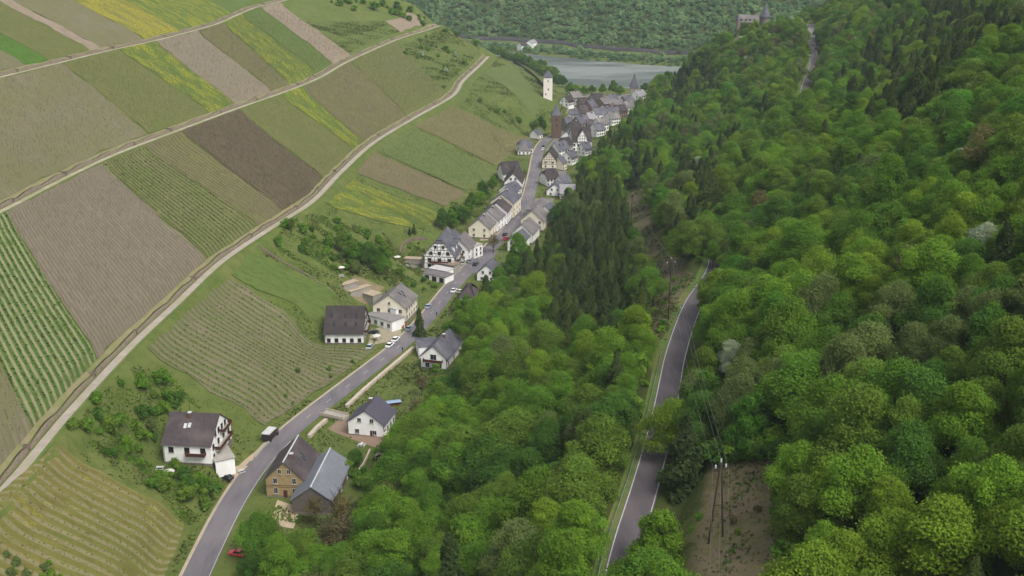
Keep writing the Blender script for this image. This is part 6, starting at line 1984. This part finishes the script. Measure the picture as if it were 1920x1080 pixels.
scatter_bush([(820, 420), (870, 385), (930, 330), (940, 345), (890, 395), (850, 430)], 18, 'behind the stepped row', 'shrubs behind the row', GT, .7, 1.7, 7)
scatter_bush([(590, 640), (680, 690), (520, 790), (515, 775)], 6, 'at the edge of the brown vine rows', 'vine edge shrubs', GT, .4, .7, 8)
scatter_bush([(640, 900), (760, 790), (800, 700), (850, 660), (830, 720), (760, 850), (690, 930)], 20, 'at the foot of the wood beside the gardens', 'wood foot shrubs', GT, .8, 1.7, 9)
scatter_bush([(1262, 500), (1300, 510), (1250, 620), (1215, 620)], 10, 'on the power line strip', 'strip shrubs', ['olive', 'mid green', 'fresh green'], .4, .8, 10)
scatter_bush([(1290, 930), (1480, 870), (1490, 1070), (1280, 1070)], 12, 'in the pylon clearing', 'clearing shrubs', ['olive', 'brownish', 'mid green'], .25, .6, 11)
scatter_bush([(1440, 850), (1500, 850), (1540, 1080), (1480, 1080)], 22, 'along the wood edge of the pylon clearing', 'clearing edge shrubs', GT, .9, 1.8, 12)
scatter_bush([(1330, 850), (1470, 835), (1470, 862), (1330, 880)], 16, 'at the top of the pylon clearing', 'clearing top shrubs', GT, .9, 1.7, 13)
scatter_bush([(0, 1040), (70, 1060), (200, 1075), (100, 1100), (0, 1090)], 10, 'at the lower corner of the straw coloured rows', 'row corner shrubs', ['fresh green', 'yellow-green', 'grey-green'], .5, 1.0, 14)
scatter_bush([(745, 470), (800, 455), (800, 475), (755, 490)], 8, 'inside the hotel garden wall', 'hotel garden shrubs', GT, .4, .8, 15)
scatter_bush([(700, 535), (800, 530), (850, 545), (820, 560), (760, 545)], 8, 'on the grass bank between the inn and the hotel', 'grass bank shrubs', GT, .4, .9, 16)

# verge shrubs along the valley edge of the hillside road
r = random.Random(21)
for k in range(18, len(R2) - 60, 2):
    if r.random() < .8: continue
    p, n_ = R2[k], NR2[k] if 'NR2' in globals() else normals2d(R2)[k]
    d = r.uniform(5.2, 6.6)
    x, y = p[0] + n_[0] * d, p[1] + n_[1] * d
    tn = r.choice(GT)
    s = r.uniform(.5, .95)
    if y > 130: place_tree(r.choice(BUSH), (x, y, float(Hs(x, y))), s, r.uniform(0, 6.28), TREE_GREENS[tn], '%s shrub behind the guard rail of the hillside road' % tn, 'shrub', 'shrub', 'guard rail shrubs ' + tn, 'foliage')

scatter_object('forest', 'mixed spring wood covering the rest of the castle hill', 'forest')
scatter_object('undergrowth', 'bushes and saplings growing under the trees of the wood', 'undergrowth')
scatter_object('hillside_scrub', 'green wooded scrub on the far hill across the river', 'forest')

# ------------------------------------------------------------------ long grass and weeds on the meadows
rg = np.random.default_rng(33)
GP = np.stack([rg.uniform(-190, 90, 560000), rg.uniform(140, 900, 560000)], 1)
gz_ = Hs(GP[:, 0], GP[:, 1])
gp = proj(np.c_[GP, gz_])
okg = (gp[:, 0] > -20) & (gp[:, 0] < 1940) & (gp[:, 1] > 40) & (gp[:, 1] < 1100) & (~inpoly(WOOD, gp[:, 0], gp[:, 1]) | inpoly(CUT2, gp[:, 0], gp[:, 1]) | inpoly(CUT1, gp[:, 0], gp[:, 1]))
for o_ in [o for o in COL.objects if o.name.startswith(('vineyard_plot', 'yard'))]:
    co = np.array([v.co[:2] for v in o_.data.vertices]); lo, hi = co.min(0), co.max(0)
    inb = np.where(okg & (GP[:, 0] > lo[0]) & (GP[:, 0] < hi[0]) & (GP[:, 1] > lo[1]) & (GP[:, 1] < hi[1]))[0]
    if len(inb) == 0: continue
    cell = {(int(x // 2), int(y // 2)) for x, y in co}
    for k in inb:
        if (int(GP[k, 0] // 2), int(GP[k, 1] // 2)) in cell: okg[k] = False
for L_, w_ in ((R1, 4.6), (R2, 3.6), (PATH1, 6.5), (PATH2, 6.5), (PATH3, 6.5)):
    idx = np.where(okg)[0]; okg[idx[dist_line(L_, GP[idx, 0], GP[idx, 1]) < w_]] = False
for nm_, (rt, w_, L_, hw_, hl_) in HOUSES.items():
    okg &= np.hypot(GP[:, 0] - rt.location.x, GP[:, 1] - rt.location.y) > max(hw_, hl_) + .8
GP, gz_ = GP[okg], gz_[okg]
patch = np.zeros(len(GP))
for k in range(8):
    a_ = rg.uniform(0, 6.28); wl_ = rg.uniform(8, 40)
    patch += np.sin((GP[:, 0] * math.cos(a_) + GP[:, 1] * math.sin(a_)) * 6.283 / wl_ + rg.uniform(0, 6.28))
sel = rg.random(len(GP)) < 0.25 + 0.5 / (1 + np.exp(-1.5 * patch))
GP, gz_, patch = GP[sel], gz_[sel], patch[sel]
GARD = [[(135, 800), (230, 690), (300, 680), (375, 765), (300, 800), (280, 900), (330, 880), (425, 905), (405, 940), (360, 990), (240, 905)], [(500, 465), (560, 395), (640, 415), (760, 450), (800, 470), (780, 540), (690, 505), (640, 535), (580, 500)], [(820, 425), (870, 380), (935, 328), (945, 345), (890, 400), (850, 435)], [(640, 905), (760, 790), (800, 700), (850, 655), (870, 690), (760, 880), (690, 950), (560, 1040), (480, 1040), (500, 960)]]
xg = np.stack([rg.uniform(-150, 30, 420000), rg.uniform(190, 620, 420000)], 1); zg = Hs(xg[:, 0], xg[:, 1]); qg = proj(np.c_[xg, zg])
kg = np.zeros(len(xg), bool)
for g_ in GARD: kg |= inpoly(g_, qg[:, 0], qg[:, 1])
idx = np.where(kg)[0]; kg[idx] = (dist_line(R1, xg[idx, 0], xg[idx, 1]) > 5) & (dist_line(PATH1, xg[idx, 0], xg[idx, 1]) > 3.5)
for nm_, (rt, w_, L_, hw_, hl_) in HOUSES.items():
    kg &= np.hypot(xg[:, 0] - rt.location.x, xg[:, 1] - rt.location.y) > max(hw_, hl_) + 1.0
wob = np.zeros(len(xg))
for k in range(8):
    a_ = rg.uniform(0, 6.28); wl_ = rg.uniform(6, 22)
    wob += np.sin((xg[:, 0] * math.cos(a_) + xg[:, 1] * math.sin(a_)) * 6.283 / wl_ + rg.uniform(0, 6.28))
kg &= wob > -.4
xg, zg, wob = xg[kg], zg[kg], wob[kg]
ng = len(xg)
hg = rg.uniform(0, 1, ng) * np.clip(.25 * wob, .15, 1.1)
nng = unit(ng, rg) * .7 + np.array([0, 0, .5]); nng /= np.linalg.norm(nng, axis=1)[:, None]
V = cards(np.c_[xg, zg + .15 + hg], nng, rg.uniform(.4, .85, ng), rg).reshape(-1, 3)
me = quadmesh('garden_scrub', V, np.arange(len(V)).reshape(-1, 4), M_LEAF)
palg = np.array([TREE_GREENS[t] for t in ('mid green', 'deep green', 'fresh green', 'olive', 'brownish', 'grey-green')]) * .85
blk = ((np.floor(xg[:, 0] / 4).astype(int) * 7 + np.floor(xg[:, 1] / 5).astype(int) * 13) % 6)
T = np.repeat(palg[np.where(rg.random(ng) < .6, blk, rg.integers(0, 6, ng))], 4, 0)
a = me.attributes.new('tint', 'FLOAT_COLOR', 'POINT'); a.data.foreach_set('color', np.c_[T, np.ones(len(T))].astype(np.float32).ravel())
tag(link('garden_scrub', me), 'low weeds, brambles and garden plants around the houses', 'plants', kind='stuff')
print('scrub', ng)
n_ = len(GP)
nn_ = unit(n_, rg) * .6 + np.array([0, 0, .7]); nn_ /= np.linalg.norm(nn_, axis=1)[:, None]
V = cards(np.c_[GP, gz_ + .18], nn_, np.clip(.55 + .12 * patch, .35, 1.1), rg).reshape(-1, 3)
me = quadmesh('meadow_grass', V, np.arange(len(V)).reshape(-1, 4), M_LEAF)
pal = np.array([S(104, 122, 56), S(88, 112, 48), S(120, 126, 66), S(78, 100, 44), S(126, 122, 72)]) * .68
T = np.repeat(pal[rg.integers(0, 5, n_)], 4, 0)
a = me.attributes.new('tint', 'FLOAT_COLOR', 'POINT'); a.data.foreach_set('color', np.c_[T, np.ones(len(T))].astype(np.float32).ravel())
tag(link('meadow_grass', me), 'long grass and weeds on the meadows and gardens', 'grass', kind='stuff')
print('grass', n_)

# ------------------------------------------------------------------ damp spring air
m = bpy.data.materials.new('haze_air'); m.use_nodes = True
nt = m.node_tree
nt.nodes.remove(nt.nodes['Principled BSDF'])
pv = nt.nodes.new('ShaderNodeVolumePrincipled')
pv.inputs['Color'].default_value = (0.80, 0.92, 1.0, 1)
pv.inputs['Density'].default_value = 0.00007
nt.links.new(pv.outputs[0], nt.nodes['Material Output'].inputs['Volume'])
hz = MB().box(-930, 930, -80, 1830, -30, 260).build('haze', m)
tag(hz, 'thin bluish spring haze filling the valley air', 'haze', kind='stuff')
